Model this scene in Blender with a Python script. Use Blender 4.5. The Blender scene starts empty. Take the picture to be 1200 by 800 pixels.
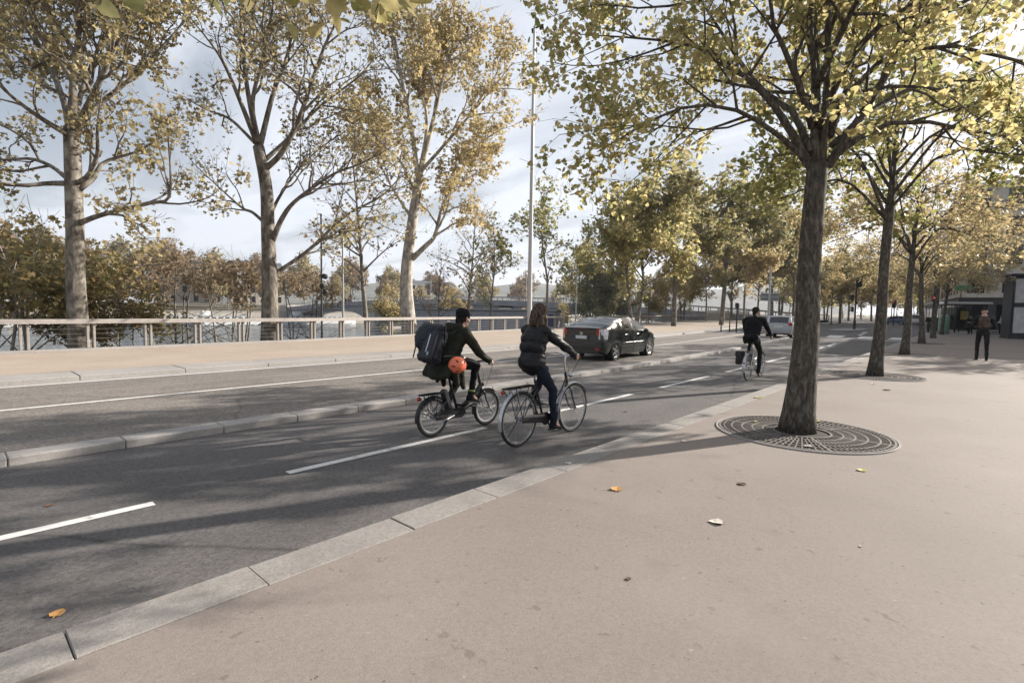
import bpy, bmesh, math, random
import numpy as np
from mathutils import Vector, Matrix, Euler
R = math.radians
S = bpy.context.scene
COL = S.collection

# ------------------------------------------------------------------ camera
FPX = 602.15                                   # focal length in pixels of the 1200 px wide photograph
CAMZ = 1.68
CR = Vector((0.7446, 0.6674, 0.0156)); CF = Vector((-0.6654, 0.7439, -0.0623)).normalized()
CR = (CR - CF * CR.dot(CF)).normalized(); CU = CR.cross(CF)
CPOS = Vector((0, 0, CAMZ))
cam_d = bpy.data.cameras.new('camera'); cam = bpy.data.objects.new('camera', cam_d); COL.objects.link(cam)
cam_d.sensor_width = 36; cam_d.lens = FPX / 1200 * 36; cam_d.clip_start = 0.05; cam_d.clip_end = 20000
cam.matrix_world = Matrix(((CR.x, CU.x, -CF.x, 0), (CR.y, CU.y, -CF.y, 0), (CR.z, CU.z, -CF.z, CAMZ), (0, 0, 0, 1)))
S.camera = cam
def P(px, py, depth):                          # photo pixel at a given distance along the view -> world point
    return CPOS + CF * depth + CR * ((px - 600) / FPX * depth) - CU * ((py - 400) / FPX * depth)
def G(px, py, z=0.0):                          # photo pixel -> point on the plane of height z
    d = CF + CR * ((px - 600) / FPX) - CU * ((py - 400) / FPX)
    return CPOS + d * ((z - CAMZ) / d.z)
def depth_of(p): return (Vector(p) - CPOS).dot(CF)

# ------------------------------------------------------------------ world and sun
SUN_EL, SUN_AZ = 23.0, math.degrees(math.atan2(0.385, 0.923))      # azimuth from +Y towards +X
W = bpy.data.worlds.new("World"); S.world = W; W.use_nodes = True
wn = W.node_tree; wn.nodes.clear()
def wnode(t, **k):
    n = wn.nodes.new(t)
    for a, b in k.items(): setattr(n, a, b)
    return n
sky = wnode('ShaderNodeTexSky', sky_type='NISHITA', sun_disc=False)
sky.sun_elevation = R(SUN_EL); sky.sun_rotation = R(SUN_AZ); sky.air_density = 1.0; sky.dust_density = 2.2; sky.ozone_density = 1.0
bg = wnode('ShaderNodeBackground'); bg.inputs[1].default_value = 0.045
tc = wnode('ShaderNodeTexCoord')
# clouds: the direction projected on a high flat layer, stretched streaks of thin cloud
sep = wnode('ShaderNodeSeparateXYZ'); wn.links.new(tc.outputs['Generated'], sep.inputs[0])
mx = wnode('ShaderNodeMath', operation='MAXIMUM'); mx.inputs[1].default_value = 0.03; wn.links.new(sep.outputs[2], mx.inputs[0])
ad = wnode('ShaderNodeMath', operation='ADD'); ad.inputs[1].default_value = 0.10; wn.links.new(mx.outputs[0], ad.inputs[0])
dx = wnode('ShaderNodeMath', operation='DIVIDE'); wn.links.new(sep.outputs[0], dx.inputs[0]); wn.links.new(ad.outputs[0], dx.inputs[1])
dy = wnode('ShaderNodeMath', operation='DIVIDE'); wn.links.new(sep.outputs[1], dy.inputs[0]); wn.links.new(ad.outputs[0], dy.inputs[1])
cb = wnode('ShaderNodeCombineXYZ'); wn.links.new(dx.outputs[0], cb.inputs[0]); wn.links.new(dy.outputs[0], cb.inputs[1])
mp = wnode('ShaderNodeMapping'); mp.inputs['Rotation'].default_value = (0, 0, R(35)); mp.inputs['Scale'].default_value = (0.55, 1.25, 1); wn.links.new(cb.outputs[0], mp.inputs[0])
nz = wnode('ShaderNodeTexNoise'); nz.inputs['Scale'].default_value = 0.9; nz.inputs['Detail'].default_value = 7; nz.inputs['Roughness'].default_value = 0.55; nz.inputs['Distortion'].default_value = 0.6
wn.links.new(mp.outputs[0], nz.inputs['Vector'])
cr = wnode('ShaderNodeValToRGB'); cr.color_ramp.elements[0].position = 0.40; cr.color_ramp.elements[1].position = 0.64; wn.links.new(nz.outputs['Fac'], cr.inputs[0])
cr.color_ramp.elements[0].color = (0.20, 0.20, 0.20, 1); cr.color_ramp.elements[1].color = (0.92, 0.92, 0.92, 1)
mixc = wnode('ShaderNodeMix', data_type='RGBA'); hz1 = wnode('ShaderNodeMapRange'); hz1.inputs[1].default_value = 0.0; hz1.inputs[2].default_value = 0.34; hz1.inputs[3].default_value = 0.55; hz1.inputs[4].default_value = 0.0; wn.links.new(mx.outputs[0], hz1.inputs[0])   # whiter air low down
hz2 = wnode('ShaderNodeMath', operation='ADD', use_clamp=True); wn.links.new(cr.outputs[0], hz2.inputs[0]); wn.links.new(hz1.outputs[0], hz2.inputs[1]); wn.links.new(hz2.outputs[0], mixc.inputs[0]); wn.links.new(sky.outputs[0], mixc.inputs[6])
mixc.inputs[7].default_value = (9.6, 10.2, 11.2, 1)
wn.links.new(mixc.outputs[2], bg.inputs[0])
ow = wnode('ShaderNodeOutputWorld'); wn.links.new(bg.outputs[0], ow.inputs[0])
sd = bpy.data.lights.new('sun', 'SUN'); sd.energy = 5.0; sd.angle = R(0.55); sd.color = (1.0, 0.93, 0.84)
sun = bpy.data.objects.new('sun', sd); COL.objects.link(sun)
az = R(SUN_AZ); el = R(SUN_EL)
SUNDIR = Vector((math.sin(az) * math.cos(el), math.cos(az) * math.cos(el), math.sin(el)))
sun.rotation_euler = SUNDIR.to_track_quat('Z', 'Y').to_euler(); sun.location = (30, 60, 60)
vs = S.view_settings; vs.view_transform = 'Standard'; vs.look = 'None'; vs.gamma = 1; vs.exposure = 1.06; vs.use_curve_mapping = False
S.render.engine = 'CYCLES'; S.cycles.max_bounces = 6; S.cycles.transparent_max_bounces = 8; S.cycles.diffuse_bounces = 3
S.cycles.use_denoising = True; S.cycles.caustics_reflective = False; S.cycles.caustics_refractive = False
S.cycles.sample_clamp_indirect = 6

# ------------------------------------------------------------------ helpers: objects
def tag(o, label=None, cat=None, group=None, kind=None):
    if label: o['label'] = label
    if cat: o['category'] = cat
    if group: o['group'] = group
    if kind: o['kind'] = kind
    return o
def empty(name, loc=(0, 0, 0), rz=0.0, label=None, cat=None, group=None):
    o = bpy.data.objects.new(name, None); COL.objects.link(o); o.location = loc; o.rotation_euler = (0, 0, rz)
    o.empty_display_size = 0.1
    return tag(o, label, cat, group)
def link(name, me, parent=None, mat=None):
    o = bpy.data.objects.new(name, me); COL.objects.link(o)
    if mat is not None and not me.materials:
        for m in (mat if isinstance(mat, (list, tuple)) else [mat]): me.materials.append(m)
    if parent is not None:
        o.parent = parent
    return o
def copy_tree(o, parent=None):
    c = o.copy(); COL.objects.link(c)
    if parent is not None:
        c.parent = parent
    for ch in list(o.children): copy_tree(ch, c)
    return c
def move(o, loc, rz=0.0, s=1.0):
    o.location = loc; o.rotation_euler = (0, 0, rz); o.scale = (s, s, s) if not isinstance(s, tuple) else s
    return o

# ------------------------------------------------------------------ helpers: meshes
def catmull(pts, n):
    pts = [Vector(p) for p in pts]
    if len(pts) < 3: return [pts[0].lerp(pts[-1], i / n) for i in range(n + 1)]
    a = [pts[0] * 2 - pts[1]] + pts + [pts[-1] * 2 - pts[-2]]
    out = []; m = len(pts) - 1
    for i in range(n + 1):
        u = i / n * m; k = min(int(u), m - 1); t = u - k
        p0, p1, p2, p3 = a[k], a[k + 1], a[k + 2], a[k + 3]
        out.append(0.5 * ((2 * p1) + (p2 - p0) * t + (2 * p0 - 5 * p1 + 4 * p2 - p3) * t * t + (3 * p1 - p0 - 3 * p2 + p3) * t ** 3))
    return out
def interp(vals, u):
    u = max(0, min(1, u)) * (len(vals) - 1); k = min(int(u), len(vals) - 2)
    return vals[k] + (vals[k + 1] - vals[k]) * (u - k)
class MB:
    def __init__(s): s.v = []; s.f = []; s.mi = []; s.M = None
    def add(s, vs, fs, mi=0):
        b = len(s.v)
        if s.M is not None: vs = [s.M @ Vector(v) for v in vs]
        s.v += [tuple(v) for v in vs]; s.f += [tuple(b + i for i in f) for f in fs]; s.mi += [mi] * len(fs)
        return s
    def box(s, c, d, rot=None, bev=0.0, mi=0):
        x, y, z = d[0] / 2, d[1] / 2, d[2] / 2
        if bev > 0:
            bv = min(bev, x * .49, y * .49, z * .49); vs = []
            for sx in (-1, 1):
                for sy in (-1, 1):
                    for sz in (-1, 1):
                        vs += [(sx * x, sy * (y - bv), sz * (z - bv)), (sx * (x - bv), sy * y, sz * (z - bv)), (sx * (x - bv), sy * (y - bv), sz * z)]
            bm = bmesh.new(); V = [bm.verts.new(v) for v in vs]; r = bmesh.ops.convex_hull(bm, input=V)
            bm.verts.index_update(); vv = [v.co.copy() for v in bm.verts]; ff = [[v.index for v in f.verts] for f in bm.faces]; bm.free()
        else:
            vv = [Vector((a * x, b * y, g * z)) for a in (-1, 1) for b in (-1, 1) for g in (-1, 1)]
            ff = [(0, 1, 3, 2), (4, 6, 7, 5), (0, 4, 5, 1), (2, 3, 7, 6), (0, 2, 6, 4), (1, 5, 7, 3)]
        if rot is not None:
            m = rot if isinstance(rot, Matrix) else Euler(rot).to_matrix()
            vv = [m @ v for v in vv]
        return s.add([v + Vector(c) for v in vv], ff, mi)
    def tube(s, pts, r, n=8, caps=True, mi=0, closed=False, flat=1.0):
        pts = [Vector(p) for p in pts]; m = len(pts)
        rs = list(r) if isinstance(r, (list, tuple)) else [r] * m
        if len(rs) != m: rs = [interp(rs, i / (m - 1)) for i in range(m)]
        t0 = (pts[1] - pts[0]).normalized() if m > 1 else Vector((0, 0, 1))
        ref = Vector((0, 0, 1)) if abs(t0.z) < .9 else Vector((1, 0, 0))
        nrm = (ref - t0 * ref.dot(t0)).normalized(); vs = []
        for i in range(m):
            if closed: t = pts[(i + 1) % m] - pts[i - 1]
            else: t = pts[min(i + 1, m - 1)] - pts[max(i - 1, 0)]
            t = t.normalized() if t.length > 1e-9 else t0
            nrm = nrm - t * nrm.dot(t)
            nrm = nrm.normalized() if nrm.length > 1e-6 else t.orthogonal().normalized()
            bn = t.cross(nrm)
            for k in range(n):
                a = 2 * math.pi * k / n
                vs.append(pts[i] + nrm * (math.cos(a) * rs[i] * flat) + bn * (math.sin(a) * rs[i]))
        fs = []
        for i in range(m if closed else m - 1):
            j = (i + 1) % m
            for k in range(n):
                l = (k + 1) % n
                fs.append((i * n + k, i * n + l, j * n + l, j * n + k))
        if caps and not closed:
            fs.append(tuple(range(n))[::-1]); fs.append(tuple((m - 1) * n + k for k in range(n)))
        return s.add(vs, fs, mi)
    def cyl(s, a, b, r, n=16, r2=None, mi=0): return s.tube([a, b], [r, r if r2 is None else r2], n, True, mi)
    def lathe(s, prof, c=(0, 0, 0), axis='Z', n=24, mi=0, a0=0.0, a1=2 * math.pi):
        full = abs(a1 - a0 - 2 * math.pi) < 1e-6; k = n if full else n + 1; vs = []
        for i in range(k):
            a = a0 + (a1 - a0) * i / n; ca, sa = math.cos(a), math.sin(a)
            for (r, h) in prof:
                p = (r * ca, r * sa, h) if axis == 'Z' else ((r * ca, h, r * sa) if axis == 'Y' else (h, r * ca, r * sa))
                vs.append(Vector(p) + Vector(c))
        m = len(prof); fs = []
        for i in range(n):
            j = (i + 1) % k
            for q in range(m - 1):
                fs.append((i * m + q, j * m + q, j * m + q + 1, i * m + q + 1))
        return s.add(vs, fs, mi)
    def ell(s, c, d, rot=None, n=14, m=9, mi=0):
        vs = []; 
        rm = None if rot is None else (rot if isinstance(rot, Matrix) else Euler(rot).to_matrix())
        for i in range(1, m):
            t = math.pi * i / m
            for k in range(n):
                a = 2 * math.pi * k / n
                vs.append(Vector((math.sin(t) * math.cos(a) * d[0], math.sin(t) * math.sin(a) * d[1], math.cos(t) * d[2])))
        vs += [Vector((0, 0, d[2])), Vector((0, 0, -d[2]))]; fs = []
        for i in range(m - 2):
            for k in range(n):
                l = (k + 1) % n; fs.append((i * n + k, (i + 1) * n + k, (i + 1) * n + l, i * n + l))
        a, b = (m - 1) * n, (m - 1) * n + 1
        for k in range(n):
            l = (k + 1) % n; fs.append((a, k, l)); fs.append((b, (m - 2) * n + l, (m - 2) * n + k))
        if rm is not None: vs = [rm @ v for v in vs]
        return s.add([v + Vector(c) for v in vs], fs, mi)
    def cap(s, a, b, r1, r2, n=12, flat=1.0):                          # tapered capsule, closed
        a, b = Vector(a), Vector(b); d = (b - a); L = d.length; t = d / L if L > 1e-6 else Vector((0, 0, 1)); pts = []; rs = []
        for k in (-90, -60, -30): pts.append(a + t * (math.sin(R(k)) * r1)); rs.append(max(1e-4, math.cos(R(k)) * r1))
        pts.append(a); rs.append(r1); pts.append(b); rs.append(r2)
        for k in (30, 60, 90): pts.append(b + t * (math.sin(R(k)) * r2)); rs.append(max(1e-4, math.cos(R(k)) * r2))
        return s.tube(pts, rs, n, True, flat=flat)
    def prism(s, poly, h0, h1, axis='Y', mi=0):                         # polygon in the plane across an axis, extruded
        n = len(poly)
        def p3(a, b, h): return (a, h, b) if axis == 'Y' else ((h, a, b) if axis == 'X' else (a, b, h))
        vs = [p3(a, b, h0) for a, b in poly] + [p3(a, b, h1) for a, b in poly]
        fs = [tuple(range(n)), tuple(range(2 * n - 1, n - 1, -1))] + [(i, (i + 1) % n + 0, (i + 1) % n + n, i + n) for i in range(n)]
        return s.add(vs, fs, mi)
    def grid(s, rows, mi=0, flip=False):
        m = len(rows[0]); vs = [p for r in rows for p in r]; fs = []
        for i in range(len(rows) - 1):
            for k in range(m - 1):
                q = (i * m + k, i * m + k + 1, (i + 1) * m + k + 1, (i + 1) * m + k)
                fs.append(q[::-1] if flip else q)
        return s.add(vs, fs, mi)
    def mesh(s, name, mats, smooth=False, fix=True):
        me = bpy.data.meshes.new(name); me.from_pydata(s.v, [], s.f)
        for m in (mats if isinstance(mats, (list, tuple)) else [mats]): me.materials.append(m)
        if max(s.mi, default=0) > 0: me.polygons.foreach_set('material_index', s.mi)
        if fix:
            bm = bmesh.new(); bm.from_mesh(me); bmesh.ops.recalc_face_normals(bm, faces=bm.faces); bm.to_mesh(me); bm.free()
        if smooth is True: me.polygons.foreach_set('use_smooth', [True] * len(me.polygons))
        elif smooth:
            me.polygons.foreach_set('use_smooth', [True] * len(me.polygons)); me.set_sharp_from_angle(angle=R(smooth))
        me.update(); return me
    def build(s, name, mats, parent=None, smooth=False, fix=True):
        return link(name, s.mesh(name, mats, smooth, fix), parent)
WORK = bpy.data.scenes.new('work')
def remesh(mb, voxel, smooth=6, noise=0.0, nscale=9.0, seed=0.0):
    """one continuous skin over overlapping closed pieces"""
    from mathutils import noise as NZ
    me = bpy.data.meshes.new('tmp'); me.from_pydata(mb.v, [], mb.f)
    bm = bmesh.new(); bm.from_mesh(me); bmesh.ops.recalc_face_normals(bm, faces=bm.faces); bm.to_mesh(me); bm.free()
    o = bpy.data.objects.new('tmp', me); WORK.collection.objects.link(o)
    m = o.modifiers.new('r', 'REMESH'); m.mode = 'VOXEL'; m.voxel_size = voxel; m.use_smooth_shade = True
    if smooth:
        q = o.modifiers.new('s', 'SMOOTH'); q.iterations = smooth; q.factor = 0.5
    WORK.view_layers[0].update(); dg = WORK.view_layers[0].depsgraph
    r = bpy.data.meshes.new_from_object(o.evaluated_get(dg))
    bpy.data.objects.remove(o); bpy.data.meshes.remove(me)
    if noise:
        nrm = [v.normal.copy() for v in r.vertices]
        for v, nv in zip(r.vertices, nrm):
            p = v.co * nscale + Vector((seed, seed * 1.7, 0)); 
            f = NZ.noise(p) + 0.6 * abs(NZ.noise(Vector((p.x * 1.6, p.y * 1.6, p.z * 3.4)))) - 0.3
            v.co += nv * (noise * f)
        r.update()
    r.materials.clear()
    r.polygons.foreach_set('use_smooth', [True] * len(r.polygons))
    return r

# ------------------------------------------------------------------ helpers: materials
MATS = {}
def new_mat(name):
    m = bpy.data.materials.new(name); m.use_nodes = True; MATS[name] = m
    nt = m.node_tree; b = nt.nodes['Principled BSDF']
    def N(t, **k):
        n = nt.nodes.new(t)
        for a, v in k.items():
            if a in ('op',): n.operation = v
            elif a.startswith('i_'):
                key = a[2:]; n.inputs[int(key) if key.isdigit() else key].default_value = v
            else: setattr(n, a, v)
        return n
    L = lambda a, c: nt.links.new(a, c)
    return m, nt, b, N, L
def c4(c): return (c[0], c[1], c[2], 1)
def ramp(N, stops, interp='LINEAR'):
    r = N('ShaderNodeValToRGB'); e = r.color_ramp.elements; r.color_ramp.interpolation = interp
    while len(e) > 2: e.remove(e[-1])
    for i, (p, c) in enumerate(stops):
        if i >= 2: e.new(p)
        e[i].position = p; e[i].color = c4(c)
    return r
def mat_simple(name, col, rough=0.5, metal=0.0, var=0.12, scale=18.0, bump=0.0, bscale=60.0, coat=0.0, spec=0.5, sheen=0.0):
    m, nt, b, N, L = new_mat(name)
    tcn = N('ShaderNodeTexCoord'); nz = N('ShaderNodeTexNoise', i_Scale=scale, i_Detail=5.0); L(tcn.outputs['Object'], nz.inputs['Vector'])
    r = ramp(N, [(0.3, tuple(x * (1 - var) for x in col)), (0.7, tuple(min(1, x * (1 + var)) for x in col))]); L(nz.outputs['Fac'], r.inputs[0])
    L(r.outputs[0], b.inputs['Base Color'])
    b.inputs['Metallic'].default_value = metal; b.inputs['Specular IOR Level'].default_value = spec
    b.inputs['Coat Weight'].default_value = coat; b.inputs['Coat Roughness'].default_value = 0.06
    b.inputs['Sheen Weight'].default_value = sheen
    rr = N('ShaderNodeMapRange'); rr.inputs[3].default_value = max(0, rough - 0.08); rr.inputs[4].default_value = min(1, rough + 0.08); L(nz.outputs['Fac'], rr.inputs[0]); L(rr.outputs[0], b.inputs['Roughness'])
    if bump:
        n2 = N('ShaderNodeTexNoise', i_Scale=bscale, i_Detail=4.0); L(tcn.outputs['Object'], n2.inputs['Vector'])
        bp = N('ShaderNodeBump'); bp.inputs['Strength'].default_value = bump; bp.inputs['Distance'].default_value = 0.02; L(n2.outputs['Fac'], bp.inputs['Height']); L(bp.outputs[0], b.inputs['Normal'])
    return m
def mat_emit(name, col, strength):
    m, nt, b, N, L = new_mat(name)
    b.inputs['Base Color'].default_value = c4(col); b.inputs['Emission Color'].default_value = c4(col); b.inputs['Emission Strength'].default_value = strength
    return m
def mat_glass(name, col=(0.02, 0.025, 0.03), rough=0.03, alpha=0.75):
    m, nt, b, N, L = new_mat(name)
    b.inputs['Base Color'].default_value = c4(col); b.inputs['Roughness'].default_value = rough; b.inputs['Specular IOR Level'].default_value = 0.7
    tr = N('ShaderNodeBsdfTransparent'); tr.inputs[0].default_value = (0.75, 0.8, 0.8, 1)
    mx = N('ShaderNodeMixShader'); mx.inputs[0].default_value = alpha
    L(tr.outputs[0], mx.inputs[1]); L(b.outputs[0], mx.inputs[2]); L(mx.outputs[0], nt.nodes['Material Output'].inputs[0])
    return m
def mat_leaf(name, cols, transl=0.45, rough=0.5):
    """leaf colours vary from leaf to leaf (one mesh island = one leaf)"""
    m, nt, b, N, L = new_mat(name)
    g = N('ShaderNodeNewGeometry'); n = len(cols)
    r = ramp(N, [((i + 0.5) / n, c) for i, c in enumerate(cols)]); L(g.outputs['Random Per Island'], r.inputs[0])
    tcn = N('ShaderNodeTexCoord'); nz = N('ShaderNodeTexNoise', i_Scale=38.0, i_Detail=3.0); L(tcn.outputs['Object'], nz.inputs['Vector'])
    hs = N('ShaderNodeHueSaturation'); mr = N('ShaderNodeMapRange'); mr.inputs[3].default_value = 0.7; mr.inputs[4].default_value = 1.3
    L(nz.outputs['Fac'], mr.inputs[0]); L(mr.outputs[0], hs.inputs['Value']); L(r.outputs[0], hs.inputs['Color'])
    L(hs.outputs[0], b.inputs['Base Color']); b.inputs['Roughness'].default_value = rough; b.inputs['Specular IOR Level'].default_value = 0.35
    t = N('ShaderNodeBsdfTranslucent'); L(hs.outputs[0], t.inputs[0])
    mx = N('ShaderNodeMixShader'); mx.inputs[0].default_value = transl
    L(b.outputs[0], mx.inputs[1]); L(t.outputs[0], mx.inputs[2]); L(mx.outputs[0], nt.nodes['Material Output'].inputs[0])
    return m
def mat_ground(name, cols, fine=(180.0, 0.35), blotch=(0.6, 0.5), rough=0.85, bump=0.25, bscale=140.0, stains=None, cracks=None, tracks=None):
    """paving: large blotches, fine grain, optional stains / cracks / wheel wear along the road"""
    m, nt, b, N, L = new_mat(name); tcn = N('ShaderNodeTexCoord'); V = tcn.outputs['Object']
    n1 = N('ShaderNodeTexNoise', i_Scale=blotch[0], i_Detail=6.0, i_Roughness=0.6); L(V, n1.inputs['Vector'])
    r1 = ramp(N, [(0.3, cols[0]), (0.7, cols[1])]); L(n1.outputs['Fac'], r1.inputs[0]); col = r1.outputs[0]
    n2 = N('ShaderNodeTexNoise', i_Scale=fine[0], i_Detail=4.0, i_Roughness=0.7); L(V, n2.inputs['Vector'])
    mr = N('ShaderNodeMapRange'); mr.inputs[1].default_value = 0.25; mr.inputs[2].default_value = 0.75; mr.inputs[3].default_value = 1 - fine[1]; mr.inputs[4].default_value = 1 + fine[1]; L(n2.outputs['Fac'], mr.inputs[0])
    mu = N('ShaderNodeMix', data_type='RGBA', blend_type='MULTIPLY'); mu.inputs[0].default_value = 1; L(col, mu.inputs[6]); L(mr.outputs[0], mu.inputs[7]); col = mu.outputs[2]
    # aggregate: pale and dark single grains
    vo = N('ShaderNodeTexVoronoi', i_Scale=fine[0] * 0.45); L(V, vo.inputs['Vector'])
    vr = ramp(N, [(0.0, (1 - fine[1],) * 3), (0.5, (1, 1, 1)), (1.0, (1 + fine[1] * 0.9,) * 3)]); L(vo.outputs['Color'], vr.inputs[0])
    m2 = N('ShaderNodeMix', data_type='RGBA', blend_type='MULTIPLY'); m2.inputs[0].default_value = 0.8; L(col, m2.inputs[6]); L(vr.outputs[0], m2.inputs[7]); col = m2.outputs[2]
    if stains:
        for (sc, lo, hi, c, amt) in stains:
            n3 = N('ShaderNodeTexNoise', i_Scale=sc, i_Detail=3.0, i_Roughness=0.55); 
            mpn = N('ShaderNodeMapping'); mpn.inputs['Location'].default_value = (sc * 3.1, sc * 7.7, 0); L(V, mpn.inputs[0]); L(mpn.outputs[0], n3.inputs['Vector'])
            r3 = ramp(N, [(lo, (0, 0, 0)), (hi, (amt,) * 3)]); L(n3.outputs['Fac'], r3.inputs[0])
            m3 = N('ShaderNodeMix', data_type='RGBA'); L(r3.outputs[0], m3.inputs[0]); L(col, m3.inputs[6]); m3.inputs[7].default_value = c4(c); col = m3.outputs[2]
    if tracks:
        mpn = N('ShaderNodeMapping'); mpn.inputs['Scale'].default_value = (tracks[0], 0.02, 1); L(V, mpn.inputs[0])
        n4 = N('ShaderNodeTexNoise', i_Scale=1.0, i_Detail=5.0); L(mpn.outputs[0], n4.inputs['Vector'])
        r4 = ramp(N, [(0.35, (1 - tracks[1],) * 3), (0.65, (1 + tracks[1],) * 3)]); L(n4.outputs['Fac'], r4.inputs[0])
        m4 = N('ShaderNodeMix', data_type='RGBA', blend_type='MULTIPLY'); m4.inputs[0].default_value = 1; L(col, m4.inputs[6]); L(r4.outputs[0], m4.inputs[7]); col = m4.outputs[2]
    if cracks:
        nd = N('ShaderNodeTexNoise', i_Scale=1.3, i_Detail=5.0); L(V, nd.inputs['Vector'])
        mxv = N('ShaderNodeMix', data_type='VECTOR'); mxv.inputs[0].default_value = 0.22; L(V, mxv.inputs[4]); L(nd.outputs['Color'], mxv.inputs[5])
        vc = N('ShaderNodeTexVoronoi', feature='DISTANCE_TO_EDGE', i_Scale=cracks[0]); L(mxv.outputs[1], vc.inputs['Vector'])
        rc = ramp(N, [(0.0, (1 - cracks[1],) * 3), (cracks[2], (1, 1, 1))]); L(vc.outputs['Distance'], rc.inputs[0])
        m5 = N('ShaderNodeMix', data_type='RGBA', blend_type='MULTIPLY'); m5.inputs[0].default_value = 1; L(col, m5.inputs[6]); L(rc.outputs[0], m5.inputs[7]); col = m5.outputs[2]
    L(col, b.inputs['Base Color']); b.inputs['Roughness'].default_value = rough; b.inputs['Specular IOR Level'].default_value = 0.3
    n6 = N('ShaderNodeTexNoise', i_Scale=bscale, i_Detail=5.0, i_Roughness=0.65); L(V, n6.inputs['Vector'])
    bp = N('ShaderNodeBump'); bp.inputs['Strength'].default_value = bump; bp.inputs['Distance'].default_value = 0.006; L(n6.outputs['Fac'], bp.inputs['Height']); L(bp.outputs[0], b.inputs['Normal'])
    return m
def mat_bark(name, cols, scale=(9, 9, 3), bump=0.5, patch=False):
    m, nt, b, N, L = new_mat(name); tcn = N('ShaderNodeTexCoord')
    mp_ = N('ShaderNodeMapping'); mp_.inputs['Scale'].default_value = scale; L(tcn.outputs['Object'], mp_.inputs[0])
    n1 = N('ShaderNodeTexNoise', i_Scale=1.0, i_Detail=8.0, i_Roughness=0.65, i_Distortion=0.4); L(mp_.outputs[0], n1.inputs['Vector'])
    k = len(cols)
    if patch: st = [(0.30 + 0.36 * i / (k - 1), c) for i, c in enumerate(cols)]; r = ramp(N, st, 'EASE')
    else: r = ramp(N, [(0.36 + 0.28 * i / (k - 1), c) for i, c in enumerate(cols)])
    L(n1.outputs['Fac'], r.inputs[0])
    n2 = N('ShaderNodeTexNoise', i_Scale=55.0, i_Detail=4.0); L(tcn.outputs['Object'], n2.inputs['Vector'])
    mr = N('ShaderNodeMapRange'); mr.inputs[3].default_value = 0.65; mr.inputs[4].default_value = 1.35; L(n2.outputs['Fac'], mr.inputs[0])
    mu = N('ShaderNodeMix', data_type='RGBA', blend_type='MULTIPLY'); mu.inputs[0].default_value = 1; L(r.outputs[0], mu.inputs[6]); L(mr.outputs[0], mu.inputs[7])
    L(mu.outputs[2], b.inputs['Base Color']); b.inputs['Roughness'].default_value = 0.9; b.inputs['Specular IOR Level'].default_value = 0.2
    ad_ = N('ShaderNodeMath', op='ADD'); L(n1.outputs['Fac'], ad_.inputs[0])
    ms = N('ShaderNodeMath', op='MULTIPLY'); ms.inputs[1].default_value = 0.5; L(n2.outputs['Fac'], ms.inputs[0]); L(ms.outputs[0], ad_.inputs[1])
    bp = N('ShaderNodeBump'); bp.inputs['Strength'].default_value = bump; bp.inputs['Distance'].default_value = 0.03; L(ad_.outputs[0], bp.inputs['Height']); L(bp.outputs[0], b.inputs['Normal'])
    return m
M = {}
M['black_metal'] = mat_simple('black_metal', (0.018, 0.018, 0.02), 0.4, 0.3, bump=0.05)
M['dark_metal'] = mat_simple('dark_metal', (0.045, 0.047, 0.05), 0.5, 0.5)
M['grey_metal'] = mat_simple('grey_metal', (0.32, 0.33, 0.34), 0.45, 0.5)
M['chrome'] = mat_simple('chrome', (0.62, 0.62, 0.63), 0.22, 1.0, var=0.05)
M['alu'] = mat_simple('alu', (0.5, 0.5, 0.51), 0.35, 0.9, var=0.06)
M['spoke'] = mat_simple('spoke', (0.30, 0.30, 0.31), 0.55, 0.6, var=0.06)
M['rubber'] = mat_simple('rubber', (0.022, 0.022, 0.023), 0.8, bump=0.1)
M['white_paint'] = mat_simple('white_paint', (0.7, 0.7, 0.69), 0.45)
M['plastic_black'] = mat_simple('plastic_black', (0.02, 0.02, 0.021), 0.55)
M['red_lens'] = mat_simple('red_lens', (0.45, 0.02, 0.015), 0.15)
M['clear_lens'] = mat_simple('clear_lens', (0.65, 0.66, 0.68), 0.12)
M['skin'] = mat_simple('skin', (0.5, 0.31, 0.23), 0.5, var=0.06)

# ------------------------------------------------------------------ ground, road, kerbs
def bend(x, y):                                    # the carriageway swings to the left farther on
    k = max(0.0, min(1.0, (-3.12 - x) / 4.0)); k = k * k * (3 - 2 * k)
    t = max(0.0, y - 6.0)
    d = 0.0019 * t * t if t < 50 else 0.0019 * 2500 + 0.19 * (t - 50)
    return x - d * k
def lerp_path(path, y):
    for (y0, x0), (y1, x1) in zip(path, path[1:]):
        if y <= y1: return x0 + (x1 - x0) * (y - y0) / (y1 - y0)
    return path[-1][1]
FENCE = [(-60, -21.6), (-10, -21.6), (2, -21.6), (10.6, -22.35), (19.2, -23.9), (37, -27.2), (50, -30), (75, -35), (105, -41), (150, -50), (300, -90)]
def fence_x(y): return lerp_path(FENCE, y)
YS = [-60, -30, -15, -8, -4, -2, 0, 2, 4, 6, 8, 10, 12, 14, 16, 18, 20, 23, 26, 30, 34, 38, 43, 48, 54, 60, 68, 76, 86, 98, 115, 140, 180, 240, 300]
def strip(name, x0, x1, z, mat, ys=YS, z1=None):
    f0 = x0 if callable(x0) else (lambda y: bend(x0, y)); f1 = x1 if callable(x1) else (lambda y: bend(x1, y))
    mb = MB(); rows = []
    for y in ys:
        a, b = f0(y), f1(y); rows.append([(a + (b - a) * i / 3, y, z + ((z1 if z1 is not None else z) - z) * i / 3) for i in range(4)])
    mb.grid(rows); o = mb.build(name, mat); o['kind'] = 'structure'
    return o
A = (0.105, 0.098, 0.093)
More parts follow.
